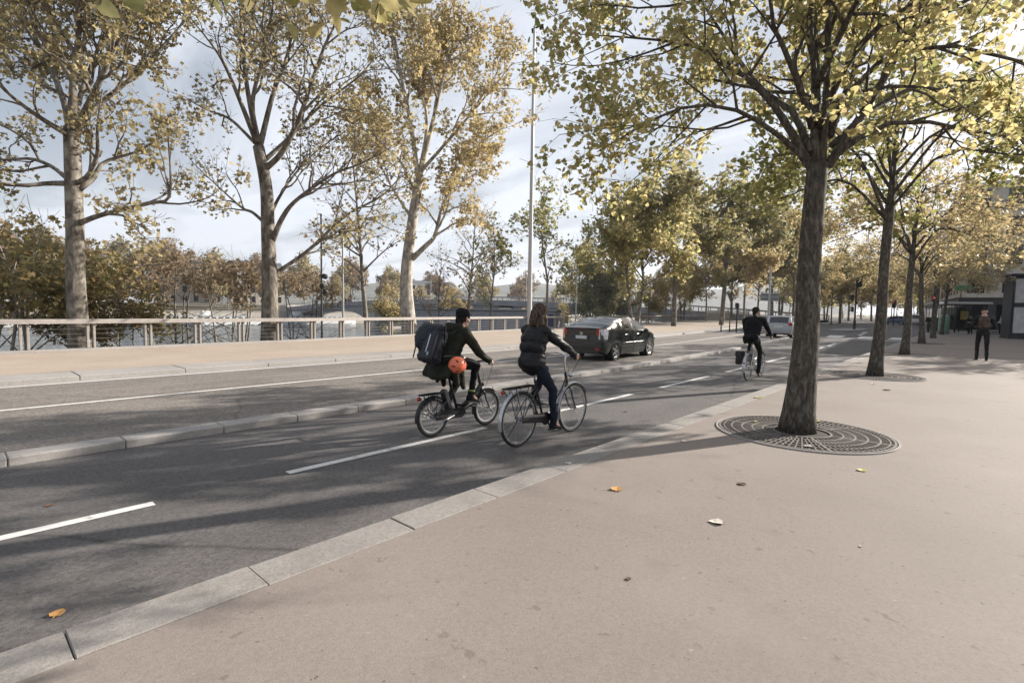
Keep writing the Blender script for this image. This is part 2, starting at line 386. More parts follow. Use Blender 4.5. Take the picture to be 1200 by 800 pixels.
M['asphalt_road'] = mat_ground('asphalt_road', [(0.175, 0.155, 0.136), (0.225, 0.20, 0.176)], fine=(75, 0.5), blotch=(0.35, 0.5), bump=0.5, bscale=160, tracks=(1.4, 0.13), stains=[(0.9, 0.58, 0.72, (0.09, 0.083, 0.08), 0.55)], cracks=(0.23, 0.35, 0.006))
M['asphalt_lane'] = mat_ground('asphalt_lane', [(0.108, 0.100, 0.096), (0.138, 0.128, 0.123)], fine=(100, 0.36), blotch=(0.5, 0.5), bump=0.5, bscale=180, tracks=(1.1, 0.08), stains=[(1.3, 0.6, 0.75, (0.075, 0.07, 0.07), 0.5)], cracks=(0.19, 0.4, 0.005))
M['pavement'] = mat_ground('pavement', [(0.228, 0.191, 0.167), (0.270, 0.230, 0.203)], fine=(150, 0.13), blotch=(0.45, 0.5), bump=0.28, bscale=120,
    stains=[(2.2, 0.60, 0.80, (0.19, 0.16, 0.142), 0.6), (9.0, 0.67, 0.71, (0.14, 0.118, 0.104), 0.55), (24.0, 0.70, 0.72, (0.07, 0.06, 0.055), 0.7), (17.0, 0.71, 0.74, (0.38, 0.35, 0.32), 0.55), (0.7, 0.54, 0.8, (0.31, 0.265, 0.235), 0.6), (0.23, 0.5, 0.7, (0.20, 0.172, 0.155), 0.5)])
M['granite'] = mat_ground('granite', [(0.255, 0.233, 0.214), (0.31, 0.287, 0.265)], fine=(130, 0.2), blotch=(2.5, 0.5), bump=0.35, bscale=90, stains=[(3.0, 0.58, 0.75, (0.25, 0.235, 0.22), 0.6)])
M['concrete'] = mat_ground('concrete', [(0.31, 0.288, 0.268), (0.37, 0.348, 0.325)], fine=(60, 0.14), blotch=(0.7, 0.5), bump=0.2, bscale=70, stains=[(1.7, 0.55, 0.75, (0.33, 0.305, 0.285), 0.6)])
M['sand'] = mat_ground('sand', [(0.36, 0.293, 0.232), (0.43, 0.355, 0.288)], fine=(70, 0.14), blotch=(0.5, 0.5), bump=0.3, bscale=80, stains=[(1.1, 0.58, 0.76, (0.40, 0.32, 0.25), 0.6)])
M['soil'] = mat_ground('soil', [(0.12, 0.10, 0.07), (0.20, 0.165, 0.11)], fine=(30, 0.4), blotch=(0.9, 0.5), bump=0.8, bscale=25, stains=[(2.0, 0.52, 0.68, (0.11, 0.12, 0.05), 0.7)])
M['line_paint'] = mat_ground('line_paint', [(0.62, 0.60, 0.57), (0.72, 0.70, 0.67)], fine=(70, 0.16), blotch=(3.0, 0.5), bump=0.2, bscale=120, stains=[(9.0, 0.60, 0.72, (0.30, 0.28, 0.27), 0.7)])
M['stone'] = mat_ground('stone', [(0.36, 0.33, 0.29), (0.45, 0.42, 0.37)], fine=(5, 0.2), blotch=(0.2, 0.5), bump=0.2, bscale=4)

# the land as one sheet: pavement side, quay, slope to the water, river bed, far bank and plain to the horizon
mb = MB(); rows = []
GY = [-4000, -1200, -400, -150] + YS + [380, 500, 700, 1000, 1600, 3000, 7000]
for y in GY:
    fx = fence_x(y) if y > -60 else -21.6
    rows.append([(6000, y, -0.03), (60, y, -0.03), (-2.9, y, -0.03), (fx + 0.2, y, -0.03), (fx - 0.9, y, -0.06), (fx - 4.5, y, -2.4), (fx - 8.5, y, -4.6), (fx - 14, y, -4.9), (fx - 14.2, y, -8),
                 (-218 - 0.0 * y, y, -8), (-218.3, y, -1.2), (-240, y, -0.4), (-330, y, 2), (-6000, y, 3)])
mb.grid(rows); g = mb.build('ground', M['soil']); g['kind'] = 'structure'

side = strip('sidewalk', lambda y: -2.823, lambda y: 30.0, 0.135, M['pavement'], [y for y in YS if y <= 60])
strip('bike_lane', -7.25, lambda y: -3.118, 0.0, M['asphalt_lane'])
strip('road', -13.9, -7.56, 0.0, M['asphalt_road'])
strip('sand_path', lambda y: fence_x(y) + 0.10, -15.36, 0.105, M['sand'])
# cross street and far crossing plateau beyond the trees
mb = MB(); mb.grid([[(bend(-3.1, y), y, 0.001), (12, y, 0.001), (45, y, 0.001)] for y in (60.004, 66, 72, 76)]); o = mb.build('cross_street', M['asphalt_lane']); o['kind'] = 'structure'
strip('far_sidewalk', lambda y: bend(-3.0, y) + 3, lambda y: 30.0, 0.13, M['pavement'], [76, 86, 98, 115, 140, 180, 240, 300])

rng = random.Random(5)
def kerb(name, x0, x1, z0, h, ys, mat, bevel=0.005, gap=0.0035, side=True, xf=None):
    """a row of stones, each bevelled, slightly uneven, with open joints over dark mortar"""
    mb = MB(); xf = xf or bend
    for a, b in zip(ys, ys[1:]):
        L = b - a - gap; ym = (a + b) / 2; xa, xb = xf(x0, a), xf(x0, b)
        ang = math.atan2(-(xb - xa), b - a); dz = rng.uniform(-0.004, 0.004); c = ((xf(x0, ym) + xf(x1, ym)) / 2, ym, z0 + h / 2 + dz)
        mb.box(c, (abs(x1 - x0), L / math.cos(ang), h), (rng.uniform(-.003, .003), rng.uniform(-.004, .004), ang + rng.uniform(-.002, .002)), bevel)
    o = mb.build(name, mat, smooth=False); o['kind'] = 'structure'
    return o
ys = [-14]
while ys[-1] < -0.9: ys.append(ys[-1] + rng.uniform(0.85, 1.02))
ys = [y for y in ys if y < -0.9] + [-0.58, 0.345, 1.17, 2.17, 3.02]
while ys[-1] < 60: ys.append(ys[-1] + rng.uniform(0.88, 1.02))
kerb('near_kerb', -3.12, -2.832, -0.05, 0.187, ys, M['granite'])
ys = [-30.0]
while ys[-1] < 24: ys.append(ys[-1] + rng.uniform(0.9, 1.15))
y_end = ys[-1]
kerb('median_kerb', -7.558, -7.252, -0.04, 0.135, ys, M['concrete'], 0.012, 0.004)
ys = [y_end + 1.6]
while ys[-1] < 58: ys.append(ys[-1] + rng.uniform(0.9, 1.15))
kerb('median_kerb', -7.558, -7.252, -0.04, 0.135, ys, M['concrete'], 0.012, 0.004)
strip('median_gap_asphalt', -7.56, -7.25, 0.003, M['asphalt_lane'], [y for y in YS if -60 <= y])['kind'] = 'structure'
ys = [-40.0]
while ys[-1] < 150: ys.append(ys[-1] + 2.0)
kerb('quay_kerb', -15.36, -14.32, -0.05, 0.155, ys, M['concrete'], 0.012, 0.004)
strip('gutter', -14.32, -13.9, 0.004, M['concrete'])

def line(name, x, y0, y1, w, parent, z=0.0045, n=None):
    mb = MB(); n = n or max(1, int((y1 - y0) / 2)); rows = []
    for i in range(n + 1):
        y = y0 + (y1 - y0) * i / n; rows.append([(bend(x - w / 2, y), y, z), (bend(x + w / 2, y), y, z)])
    mb.grid(rows); o = mb.build(name, M['line_paint']); o['kind'] = 'structure'
    return o
dash = [(-7.2, -4.4), (-2.6, 1.16), (2.295, 5.12), (6.5, 9.34), (10.66, 13.52), (14.85, 17.65), (19.0, 21.8), (23.2, 26.0), (27.3, 30.1), (31.5, 34.3)]
for a, b in dash: line('lane_dash', -5.06, a, b, 0.105, None)
line('road_line', -11.07, -40, 62, 0.12, None, n=60)
line('edge_line', -14.0, -40, 16, 0.10, None, z=0.006, n=30)
line('stop_line', -4.3, 41.5, 42.0, 2.0, None)
for k in range(7): line('crossing_bar', -3.75 - 0.95 * k, 44.0, 48.0, 0.5, None)
for k in range(7): line('crossing_bar', -11.2 - 0.95 * k, 44.0, 48.0, 0.5, None)
for a in (50, 54, 58): line('lane_dash', -5.06, a, a + 2.2, 0.12, None)
# island with the traffic light at the junction
def blob_slab(name, cx, cy, rx, ry, z0, z1, mat):
    mb = MB(); n = 28; prof = [(cx + rx * math.copysign(abs(math.cos(a)) ** .7, math.cos(a)), cy + ry * math.copysign(abs(math.sin(a)) ** .7, math.sin(a))) for a in [2 * math.pi * i / n for i in range(n)]]
    mb.prism(prof, z0, z1, 'Z'); o = mb.build(name, mat); o['kind'] = 'structure'; return o
blob_slab('traffic_island', -9.7, 64.0, 1.3, 6.0, -0.02, 0.14, M['granite'])

# water
m, nt, b, N, L = new_mat('water')
b.inputs['Base Color'].default_value = (0.055, 0.075, 0.085, 1); b.inputs['Roughness'].default_value = 0.13; b.inputs['IOR'].default_value = 1.33
tcn = N('ShaderNodeTexCoord'); mpn = N('ShaderNodeMapping'); mpn.inputs['Scale'].default_value = (1.0, 0.45, 1); L(tcn.outputs['Object'], mpn.inputs[0])
n1 = N('ShaderNodeTexNoise', i_Scale=0.9, i_Detail=6.0, i_Roughness=0.6); L(mpn.outputs[0], n1.inputs['Vector'])
bp = N('ShaderNodeBump'); bp.inputs['Strength'].default_value = 0.55; bp.inputs['Distance'].default_value = 0.35; L(n1.outputs['Fac'], bp.inputs['Height']); L(bp.outputs[0], b.inputs['Normal'])
mb = MB(); mb.grid([[(-217.9, y, -6.0), (-120, y, -6.0), (fence_x(y) - 14.05 if y > -60 else -35.65, y, -6.0)] for y in GY]); o = mb.build('river', m); o['kind'] = 'structure'

# ------------------------------------------------------------------ trees
M['bark_dark'] = mat_bark('bark_dark', [(0.050, 0.042, 0.034), (0.09, 0.078, 0.064), (0.18, 0.165, 0.135)], (22, 22, 7), 0.9)
M['bark_plane'] = mat_bark('bark_plane', [(0.055, 0.046, 0.038), (0.105, 0.09, 0.075), (0.19, 0.17, 0.142), (0.30, 0.275, 0.235)], (5, 5, 2.2), 0.35, True)
M['bark_pale'] = mat_bark('bark_pale', [(0.12, 0.10, 0.085), (0.25, 0.225, 0.19), (0.42, 0.39, 0.345), (0.52, 0.49, 0.44)], (5, 5, 2.2), 0.35, True)
M['bark_grey'] = mat_bark('bark_grey', [(0.12, 0.105, 0.09), (0.20, 0.18, 0.155), (0.30, 0.275, 0.24)], (9, 9, 3), 0.4)
M['leaf_lime'] = mat_leaf('leaf_lime', [(0.31, 0.31, 0.13), (0.49, 0.43, 0.20), (0.60, 0.51, 0.26), (0.41, 0.38, 0.17), (0.62, 0.50, 0.27), (0.25, 0.27, 0.10), (0.53, 0.44, 0.21)], 0.7)
M['leaf_green'] = mat_leaf('leaf_green', [(0.19, 0.21, 0.075), (0.32, 0.31, 0.115), (0.42, 0.37, 0.15), (0.24, 0.26, 0.09), (0.50, 0.42, 0.20)], 0.55)
M['leaf_brown'] = mat_leaf('leaf_brown', [(0.23, 0.18, 0.105), (0.37, 0.30, 0.165), (0.20, 0.185, 0.095), (0.46, 0.37, 0.19), (0.27, 0.24, 0.125), (0.54, 0.44, 0.22)], 0.55)
M['leaf_gold'] = mat_leaf('leaf_gold', [(0.43, 0.33, 0.17), (0.52, 0.41, 0.21), (0.33, 0.275, 0.15), (0.60, 0.48, 0.26), (0.43, 0.37, 0.19)], 0.55)
M['leaf_olive'] = mat_leaf('leaf_olive', [(0.22, 0.22, 0.115), (0.32, 0.295, 0.14), (0.38, 0.32, 0.16), (0.26, 0.255, 0.13), (0.46, 0.37, 0.19)], 0.6)
M['leaf_bush'] = mat_leaf('leaf_bush', [(0.17, 0.155, 0.07), (0.26, 0.21, 0.095), (0.33, 0.24, 0.11), (0.20, 0.19, 0.085), (0.40, 0.29, 0.13)], 0.55)
M['leaf_dusty'] = mat_leaf('leaf_dusty', [(0.25, 0.18, 0.12), (0.31, 0.225, 0.14), (0.21, 0.17, 0.11), (0.40, 0.30, 0.18)], 0.5)
M['leaf_conifer'] = mat_leaf('leaf_conifer', [(0.13, 0.145, 0.10), (0.165, 0.175, 0.12), (0.20, 0.20, 0.13)], 0.35)
LEAF = {
 'heart': ([(0, 0, 0), (-.34, -.06, .05), (-.50, .24, .09), (-.34, .66, .05), (0, 1.02, -.10), (.34, .66, .05), (.50, .24, .09), (.34, -.06, .05)], [(0, 4, 3, 2, 1), (0, 7, 6, 5, 4)]),
 'lobed': ([(0, 0, 0), (-.52, .10, .10), (-.22, .42, .03), (-.50, .74, .12), (0, 1.05, -.06), (.50, .74, .12), (.22, .42, .03), (.52, .10, .10)], [(0, 4, 3, 2, 1), (0, 7, 6, 5, 4)]),
 'plain': ([(0, 0, 0), (-.40, .45, .10), (0, 1.0, -.05), (.40, .45, .10)], [(0, 2, 1), (0, 3, 2)]),
}
def leaves(name, pts, size, kind, mat, rs, parent=None, svar=0.35, flat=0.35):
    """leaf-sized folded faces, one island each; pts (n,3)"""
    tv, tf = LEAF[kind]; tv = np.array(tv, float); n = len(pts); k = len(tv)
    yv = rs.normal(size=(n, 3)); yv[:, 2] = yv[:, 2] * 0.6 - 0.45; yv /= np.linalg.norm(yv, axis=1)[:, None]
    nv = rs.normal(size=(n, 3)); nv[:, 2] += flat * 2; nv -= (nv * yv).sum(1)[:, None] * yv; nv /= np.linalg.norm(nv, axis=1)[:, None]
    xv = np.cross(yv, nv); s = size * (1 + svar * (rs.random(n) * 2 - 1)); curl = 0.4 + 1.6 * rs.random(n)
    V = pts[:, None, :] + s[:, None, None] * (tv[None, :, 0, None] * xv[:, None] + tv[None, :, 1, None] * yv[:, None] + tv[None, :, 2, None] * curl[:, None, None] * nv[:, None])
    me = bpy.data.meshes.new(name); me.vertices.add(n * k); me.vertices.foreach_set('co', V.astype(np.float32).ravel())
    fl = len(tf[0]); base = (np.arange(n) * k)[:, None, None] + np.array(tf)[None]; idx = base.reshape(-1)
    me.loops.add(len(idx)); me.loops.foreach_set('vertex_index', idx.astype(np.int32))
    nf = n * len(tf); me.polygons.add(nf); me.polygons.foreach_set('loop_start', (np.arange(nf) * fl).astype(np.int32))
    me.update(calc_edges=True); me.validate(); me.materials.append(mat)
    return link(name, me, parent)
class Tree:
    def __init__(s, seed, spec, bounds=None):
        s.r = random.Random(seed); s.rs = np.random.RandomState(seed); s.mb = MB(); s.tw = []; s.spec = spec; s.bounds = bounds
    def inside(s, p, slack=1.0):
        if not s.bounds: return True
        return any(((p[0] - c[0]) / (d[0] * slack)) ** 2 + ((p[1] - c[1]) / (d[1] * slack)) ** 2 + ((p[2] - c[2]) / (d[2] * slack)) ** 2 < 1 for c, d in s.bounds)
    def limb(s, pts, r0, r1, lv, n=None, sides=None, spawn=(0.25, 1.0), smooth=True):
        L = sum((Vector(a) - Vector(b)).length for a, b in zip(pts, pts[1:]))
        q = catmull(pts, n or max(3, int(L / 0.35))) if smooth else [Vector(p) for p in pts]
        m = len(q); rad = [r0 + (r1 - r0) * (i / (m - 1)) ** 0.85 for i in range(m)]
        s.mb.tube(q, rad, sides or (7, 6, 5, 4, 3, 3)[min(lv, 5)], True)
        s.spawn(q, rad, L, lv, spawn); return q
    def spawn(s, q, rad, L, lv, rng_t=(0.25, 1.0)):
        sp = s.spec; m = len(q)
        if lv >= sp['max']: s.tw.append(q); return
        if lv >= sp['max'] - 1: s.tw.append(q)
        n = max(1, int(round(L * sp['den'][min(lv, len(sp['den']) - 1)] + s.r.random() - .5))); az = s.r.random() * 6.28
        for i in range(n):
            t = rng_t[0] + (rng_t[1] - rng_t[0]) * ((i + s.r.random()) / n); u = t * (m - 1); k = min(int(u), m - 2); p = q[k].lerp(q[k + 1], u - k)
            T = (q[k + 1] - q[k]).normalized(); az += 2.4 + s.r.uniform(-.5, .5)
            a = T.orthogonal().normalized(); b_ = T.cross(a); side = a * math.cos(az) + b_ * math.sin(az)
            ang = R(s.r.uniform(*sp.get('ang', (32, 62)))); d = (T * math.cos(ang) + side * math.sin(ang)); d.z += sp.get('up', 0.12)
            l = L * s.r.uniform(*sp.get('len', (0.32, 0.55))) * (1.15 - 0.5 * t); l = max(l, sp.get('lmin', 0.25)); l = min(l, sp.get('lmax', 3.5) * (0.62 ** (lv)))
            s.branch(p, d.normalized(), l, min(interp(rad, t) * 0.72, l * 0.022 + 0.004), lv + 1)
    def branch(s, p, d, l, r, lv):
        if not s.inside(p, 1.05): return
        sp = s.spec; n = max(3, int(l / 0.28)) if lv < sp['max'] else 3; pts = [p.copy()]; wob = sp.get('wob', 0.22)
        for i in range(n):
            d = (d + Vector((s.r.gauss(0, wob), s.r.gauss(0, wob), s.r.gauss(0, wob) + sp.get('curve', 0.03)))).normalized(); pts.append(pts[-1] + d * (l / n))
        m = len(pts); rt = sp.get('tip', 0.003); rad = [r + (rt - r) * i / (m - 1) for i in range(m)]
        s.mb.tube(pts, rad, (7, 6, 5, 4, 3, 3)[min(lv, 5)], False); s.spawn(pts, rad, l, lv)
    def leafpts(s, n, spread=0.07, rag=0.0, sub=None):
        from mathutils import noise as NZ
        tw = s.tw; out = []; tries = 0
        w = np.array([max(.05, (t[-1] - t[0]).length) for t in tw]); w = np.cumsum(w / w.sum())
        while len(out) < n and tries < n * 6:
            tries += 1; q = tw[int(np.searchsorted(w, s.r.random()))]; u = (s.r.random() ** 0.7) * (len(q) - 1); k = min(int(u), len(q) - 2); p = q[k].lerp(q[k + 1], u - k)
            p = p + Vector((s.r.gauss(0, spread), s.r.gauss(0, spread), s.r.gauss(0, spread) - spread * .5))
            if rag and NZ.noise(p * rag) < s.r.uniform(-0.55, 0.25): continue
            if s.inside(p, 1.02) and (sub is None or sub(p)): out.append(p)
        return np.array([tuple(p) for p in out])
    def finish(s, name, base, label, cat, group, bark, leaf, n, size, kind, spread=0.07, rag=0.0, lv=0.35, extra=None):
        o = empty(name, base, 0, label, cat, group); b = Vector(base)
        s.mb.v = [(v[0] - b.x, v[1] - b.y, v[2] - b.z) for v in s.mb.v]
        s.mb.build('trunk', bark, o, True, fix=False)
        pts = s.leafpts(n, spread, rag)
        if extra: pts = np.concatenate([pts, np.array(extra) + np.array(base)])
        if len(pts): leaves('crown', pts - np.array(base), size, kind, leaf, s.rs, o, lv)
        return o

# --- the lime trees along the pavement
GR_LIME = 'lime trees in a row along the pavement'
LIME = dict(max=4, den=[1.5, 2.1, 3.2, 4.2], ang=(30, 60), up=0.10, len=(0.30, 0.52), lmin=0.22, lmax=3.0, wob=0.17, curve=0.015, tip=0.0025)
def lime_trunk(t, base, top, r, n=12):
    q = catmull([base, base.lerp(top, .33) + Vector((.03, -.02, 0)), base.lerp(top, .66) + Vector((-.01, .02, 0)), top], n)
    rad = [r[1] + (r[0] - r[1]) * math.exp(-i / n * 7) + (r[2] - r[1]) * i / n for i in range(n + 1)]
    t.mb.tube(q, rad, 16)
    return q
d1 = depth_of((-1.655, 7.52, .13))
T1B = Vector((-1.655, 7.52, 0.10)); t = Tree(11, LIME, bounds=[((-1.6, 7.6, 7.2), (4.5, 4.8, 4.0)), (tuple(P(735, 185, d1 - .3)), (1.3, 1.3, .7))])
top = P(958, 192, d1); lime_trunk(t, T1B, top, (0.24, 0.16, 0.125))
def L1(pts, dd, r0, r1, lv=1, sp=(0.3, 1.0)):
    n = len(pts) - 1
    t.limb([P(x, y, d1 + dd * i / n) for i, (x, y) in enumerate(pts)], r0 * .84, r1, lv, spawn=sp)
L1([(950, 198), (932, 175), (900, 150), (868, 131), (825, 123), (785, 131), (745, 152), (700, 178)], -0.5, 0.058, 0.006)
L1([(948, 192), (912, 130), (882, 98), (838, 63), (792, 50), (735, 44), (672, 40)], 0.5, 0.07, 0.006)
L1([(949, 178), (930, 132), (898, 110), (868, 74), (848, 42), (822, 2), (790, -50)], 1.3, 0.062, 0.01)
L1([(955, 195), (956, 100), (952, 0), (946, -130), (930, -260)], 0.2, 0.085, 0.02, 1, (0.15, 1))
L1([(963, 195), (969, 100), (972, 0), (985, -120), (1010, -240)], -0.5, 0.062, 0.02, 1, (0.2, 1))
L1([(952, 150), (938, 105), (920, 60), (905, 25), (898, -40), (880, -120)], -1.3, 0.055, 0.01)
L1([(970, 195), (1000, 150), (1034, 96), (1064, 46), (1105, 14), (1160, -12), (1230, -50)], -0.8, 0.075, 0.012)
L1([(972, 160), (994, 100), (1012, 55), (1018, -5), (1030, -90)], 1.4, 0.06, 0.01)
L1([(958, 150), (975, 120), (1010, 108), (1060, 100), (1120, 108)], -2.2, 0.05, 0.008)
L1([(955, 140), (940, 110), (900, 108), (862, 95), (800, 100)], 2.6, 0.05, 0.008)
L1([(957, 120), (950, 60), (920, -30), (860, -120)], 2.6, 0.06, 0.01)
L1([(958, 100), (985, 40), (1040, -60), (1120, -140)], -2.4, 0.06, 0.01)
L1([(975, 185), (1010, 160), (1060, 140), (1120, 150), (1180, 160), (1240, 165)], -0.9, 0.055, 0.008)
L1([(972, 150), (1010, 90), (1060, 60), (1130, 55), (1200, 75), (1260, 80)], -2.0, 0.055, 0.008)
L1([(970, 120), (1010, 50), (1080, 0), (1150, -20), (1230, 0)], -2.8, 0.055, 0.008)
L1([(975, 170), (1020, 130), (1080, 100), (1150, 95), (1220, 110)], 1.6, 0.055, 0.008)
L1([(880, 140), (842, 152), (800, 150), (757, 146), (715, 150), (655, 158)], -0.3, 0.02, 0.004, 2)
L1([(790, 50), (740, 68), (690, 78), (640, 72)], -0.4, 0.02, 0.004, 2)
L1([(830, 122), (790, 165), (750, 205), (722, 222)], -0.2, 0.018, 0.003, 2, (.4, 1))
L1([(822, 0), (760, 10), (700, 5), (645, 20)], 0.2, 0.025, 0.004, 2)
t.finish('lime_tree', T1B, 'nearest lime tree on the pavement, thick dark trunk forking low under yellow-green heart-shaped leaves', 'tree', GR_LIME, M['bark_dark'], M['leaf_lime'], 19500, 0.063, 'heart', 0.06)

# the second: greener and denser; the rest are copies of a third build
def lime(seed, base, h, spread, lean, leaf, n, label, size, zr=(0.42, 1.0), rr=(0.20, 0.125, 0.105), kind='heart', offx=0.0):
    T = Tree(seed, dict(LIME, max=4), bounds=[((base[0] - offx, base[1], base[2] + h * .62), (spread, spread, h * .40))])
    b = Vector(base); fork = b + Vector((lean[0], lean[1], h * .46)); lime_trunk(T, b, fork, rr)
    r = T.r
    T.limb([fork, fork + Vector((.05, .05, h * .22)), fork + Vector((lean[0] * 2, 0, h * .56))], rr[2] * .8, 0.015, 1, spawn=(.1, 1))
    for i in range(9):
        a = 6.28 * i / 9 + r.uniform(-.3, .3); e = r.uniform(.15, 1.0); L = spread * r.uniform(.8, 1.05); z0 = fork.z - h * .06 + h * .14 * r.random()
        p0 = Vector((fork.x, fork.y, z0)); d = Vector((math.cos(a), math.sin(a), 0))
        T.limb([p0, p0 + d * L * .3 + Vector((0, 0, L * .22 * (1 + e))), p0 + d * L * .65 + Vector((0, 0, L * .36 * e + .25)), p0 + d * L + Vector((0, 0, L * .34 * e))], 0.044, 0.007, 1)
    return T.finish('lime_tree', b, label, 'tree', GR_LIME, M['bark_dark'], leaf, n, size, kind, 0.09, 0.75)
lime(23, (-1.79, 15.9, 0.10), 9.4, 4.0, (.1, .1), M['leaf_green'], 9500, 'second lime tree from the viewer, greener crown, straight trunk standing in its own iron grate', 0.10, offx=.5)
l3 = lime(31, (-1.93, 25.3, 0.10), 8.6, 4.3, (.05, .2), M['leaf_gold'], 7500, 'third lime tree from the viewer on the pavement, thin trunk under a yellowing crown', 0.12, kind='plain')
def lime_copy(x, y, rz, label, leaf=None, s=1.0):
    c = move(copy_tree(l3), (x, y, .1), rz, s); c['label'] = label
    return c
lime_copy(-2.05, 36.6, 1.9, 'fourth lime tree from the viewer on the pavement, slim dark trunk past the third grate')
lime_copy(-2.0, 46.5, 3.9, 'fifth lime tree in the pavement row, mostly hidden behind nearer crowns', s=.96)
lime_copy(-1.9, 56.5, 5.0, 'farthest lime tree of the pavement row, short in view near the crossing', s=.94)
lime_copy(6.2, 45.0, 2.7, 'lime tree over the shelter roof with orange-yellow leaves hanging low', s=0.97)
lime_copy(5.6, 34.5, 1.1, 'lime tree right of the walker near the kiosk with yellow leaves over the pavement', s=0.93)
# the one beside the viewer: only a bough with big near leaves hangs into the top of the picture
t = Tree(47, dict(LIME, max=4, den=[1.0, 1.3, 2.0, 3.2]), bounds=[((-1.5, -1.0, 5.0), (5.5, 5.0, 2.6))]); b = Vector((-1.5, -1.6, .1)); fk = Vector((-1.45, -1.55, 3.3)); lime_trunk(t, b, fk, (.25, .2, .165))
tgt = P(330, -25, 1.95)
t.limb([fk, fk + Vector((0, 0, 1.5)), fk + Vector((.2, -.3, 4))], .12, .02, 1)
for px, py, d in ((330, -60, 2.05), (455, -70, 2.2), (250, -80, 2.4), (640, -190, 2.6), (80, -200, 2.6)):
    e = P(px, py, d); m_ = fk.lerp(e, .5) + Vector((0, 0, .55)); t.limb([fk, m_, e], .05, .005, 1)
for i in range(6):
    a = 6.28 * i / 6 + .9; d = Vector((math.cos(a), math.sin(a), .5)); t.limb([fk, fk + d * 1.6 + Vector((0, 0, .6)), fk + d * 3.6], .06, .008, 1)
pts = []
rr = random.Random(4)
for (x0, y0, k, sp_) in ((345, 6, 6, 16), (290, 16, 4, 14), (247, 18, 1, 3), (395, 10, 5, 18), (440, 24, 8, 18), (478, 8, 8, 16), (505, 10, 2, 6), (420, 2, 5, 14)):
    for i in range(k): pts.append(tuple(P(x0 + rr.gauss(0, sp_), min(34, y0 - 6 + rr.gauss(0, 7)), 2.0 + rr.uniform(-.2, .3)) + Vector((0, 0, .05)) - b))
o = t.finish('lime_tree', b, 'lime tree above the viewer, big olive leaves of one bough hanging into the top edge', 'tree', GR_LIME, M['bark_dark'], M['leaf_lime'], 4200, 0.070, 'heart', 0.06, extra=pts)
mb = MB()
for (x0, y0) in ((345, 4), (290, 8), (395, 6), (440, 14), (478, 4), (247, 10)):
    e = P(x0, y0, 2.0) - b; a = P(x0 + 30, -75, 2.15) - b; mb.tube(catmull([a, a.lerp(e, .5) + Vector((.03, 0, .03)), e], 5), [.005, .002], 4)
mb.build('twig', M['bark_dark'], o, True)

# --- the plane trees on the quay, limbs traced by eye at their own distances
GR_PL = 'tall plane trees along the quay railing'
PLANE = dict(max=4, den=[1.0, 1.25, 1.7, 2.3], ang=(26, 58), up=0.16, len=(0.34, 0.58), lmin=0.45, lmax=6.5, wob=0.16, curve=0.035, tip=0.006)
def plane(seed, base, dd, trunk, r, limbs, leaf, n, size, label, bounds=None, rag=0.0, spec=None, bark=None):
    T = Tree(seed, spec or PLANE, bounds); d = depth_of(base) + dd
    q = [Vector(base)] + [P(x, y, d) for x, y in trunk]
    m = 14; c = catmull(q, m); T.mb.tube(c, [r[1] + (r[0] - r[1]) * math.exp(-i / m * 6) + (r[2] - r[1]) * i / m for i in range(m + 1)], 14)
    for pts, off, r0, r1, lv in limbs:
        k = len(pts) - 1
        T.limb([P(x, y, d + off * i / k) for i, (x, y) in enumerate(pts)], r0, r1, lv, spawn=(.25, 1))
    return T.finish('plane_tree', Vector(base), label, 'tree', GR_PL, bark or M['bark_plane'], leaf, n, size, 'lobed', 0.16, rag)
b1 = Vector((-22.3, 3.15, -0.1))
plane(61, b1, 0, [(89, 340), (88, 277), (86, 213), (84, 150)], (.33, .27, .23), [
 ([(82, 215), (55, 215), (30, 217), (-25, 213), (-80, 190)], -1.5, .10, .02, 1), ([(80, 210), (60, 195), (35, 186), (-5, 186), (-60, 165)], 1.5, .09, .02, 1),
 ([(92, 262), (112, 254), (134, 248), (176, 238), (197, 233), (200, 205), (196, 150)], -1.0, .11, .02, 1),
 ([(92, 222), (110, 208), (122, 190), (165, 176), (205, 150)], 1.5, .11, .02, 1), ([(90, 215), (104, 205), (114, 180), (114, 150), (120, 105)], -1.5, .10, .02, 1),
 ([(84, 165), (75, 120), (55, 70), (30, 20), (5, -60)], 1.5, .13, .02, 1), ([(84, 155), (86, 100), (92, 40), (95, -50), (100, -170)], -.5, .16, .03, 1),
 ([(86, 155), (105, 120), (128, 70), (150, 20), (175, -70)], -2.0, .13, .02, 1), ([(85, 160), (110, 128), (150, 95), (185, 60), (230, 10)], 1.8, .12, .02, 1),
 ([(84, 160), (50, 140), (10, 110), (-40, 60)], -2.5, .12, .02, 1), ([(85, 160), (95, 110), (120, 40), (140, -60)], 3.0, .12, .02, 1)],
 M['leaf_brown'], 15000, 0.13, 'leftmost plane tree behind the railing, pale mottled trunk and sparse brown leaves')
b2 = Vector((-22.95, 9.7, -0.1))
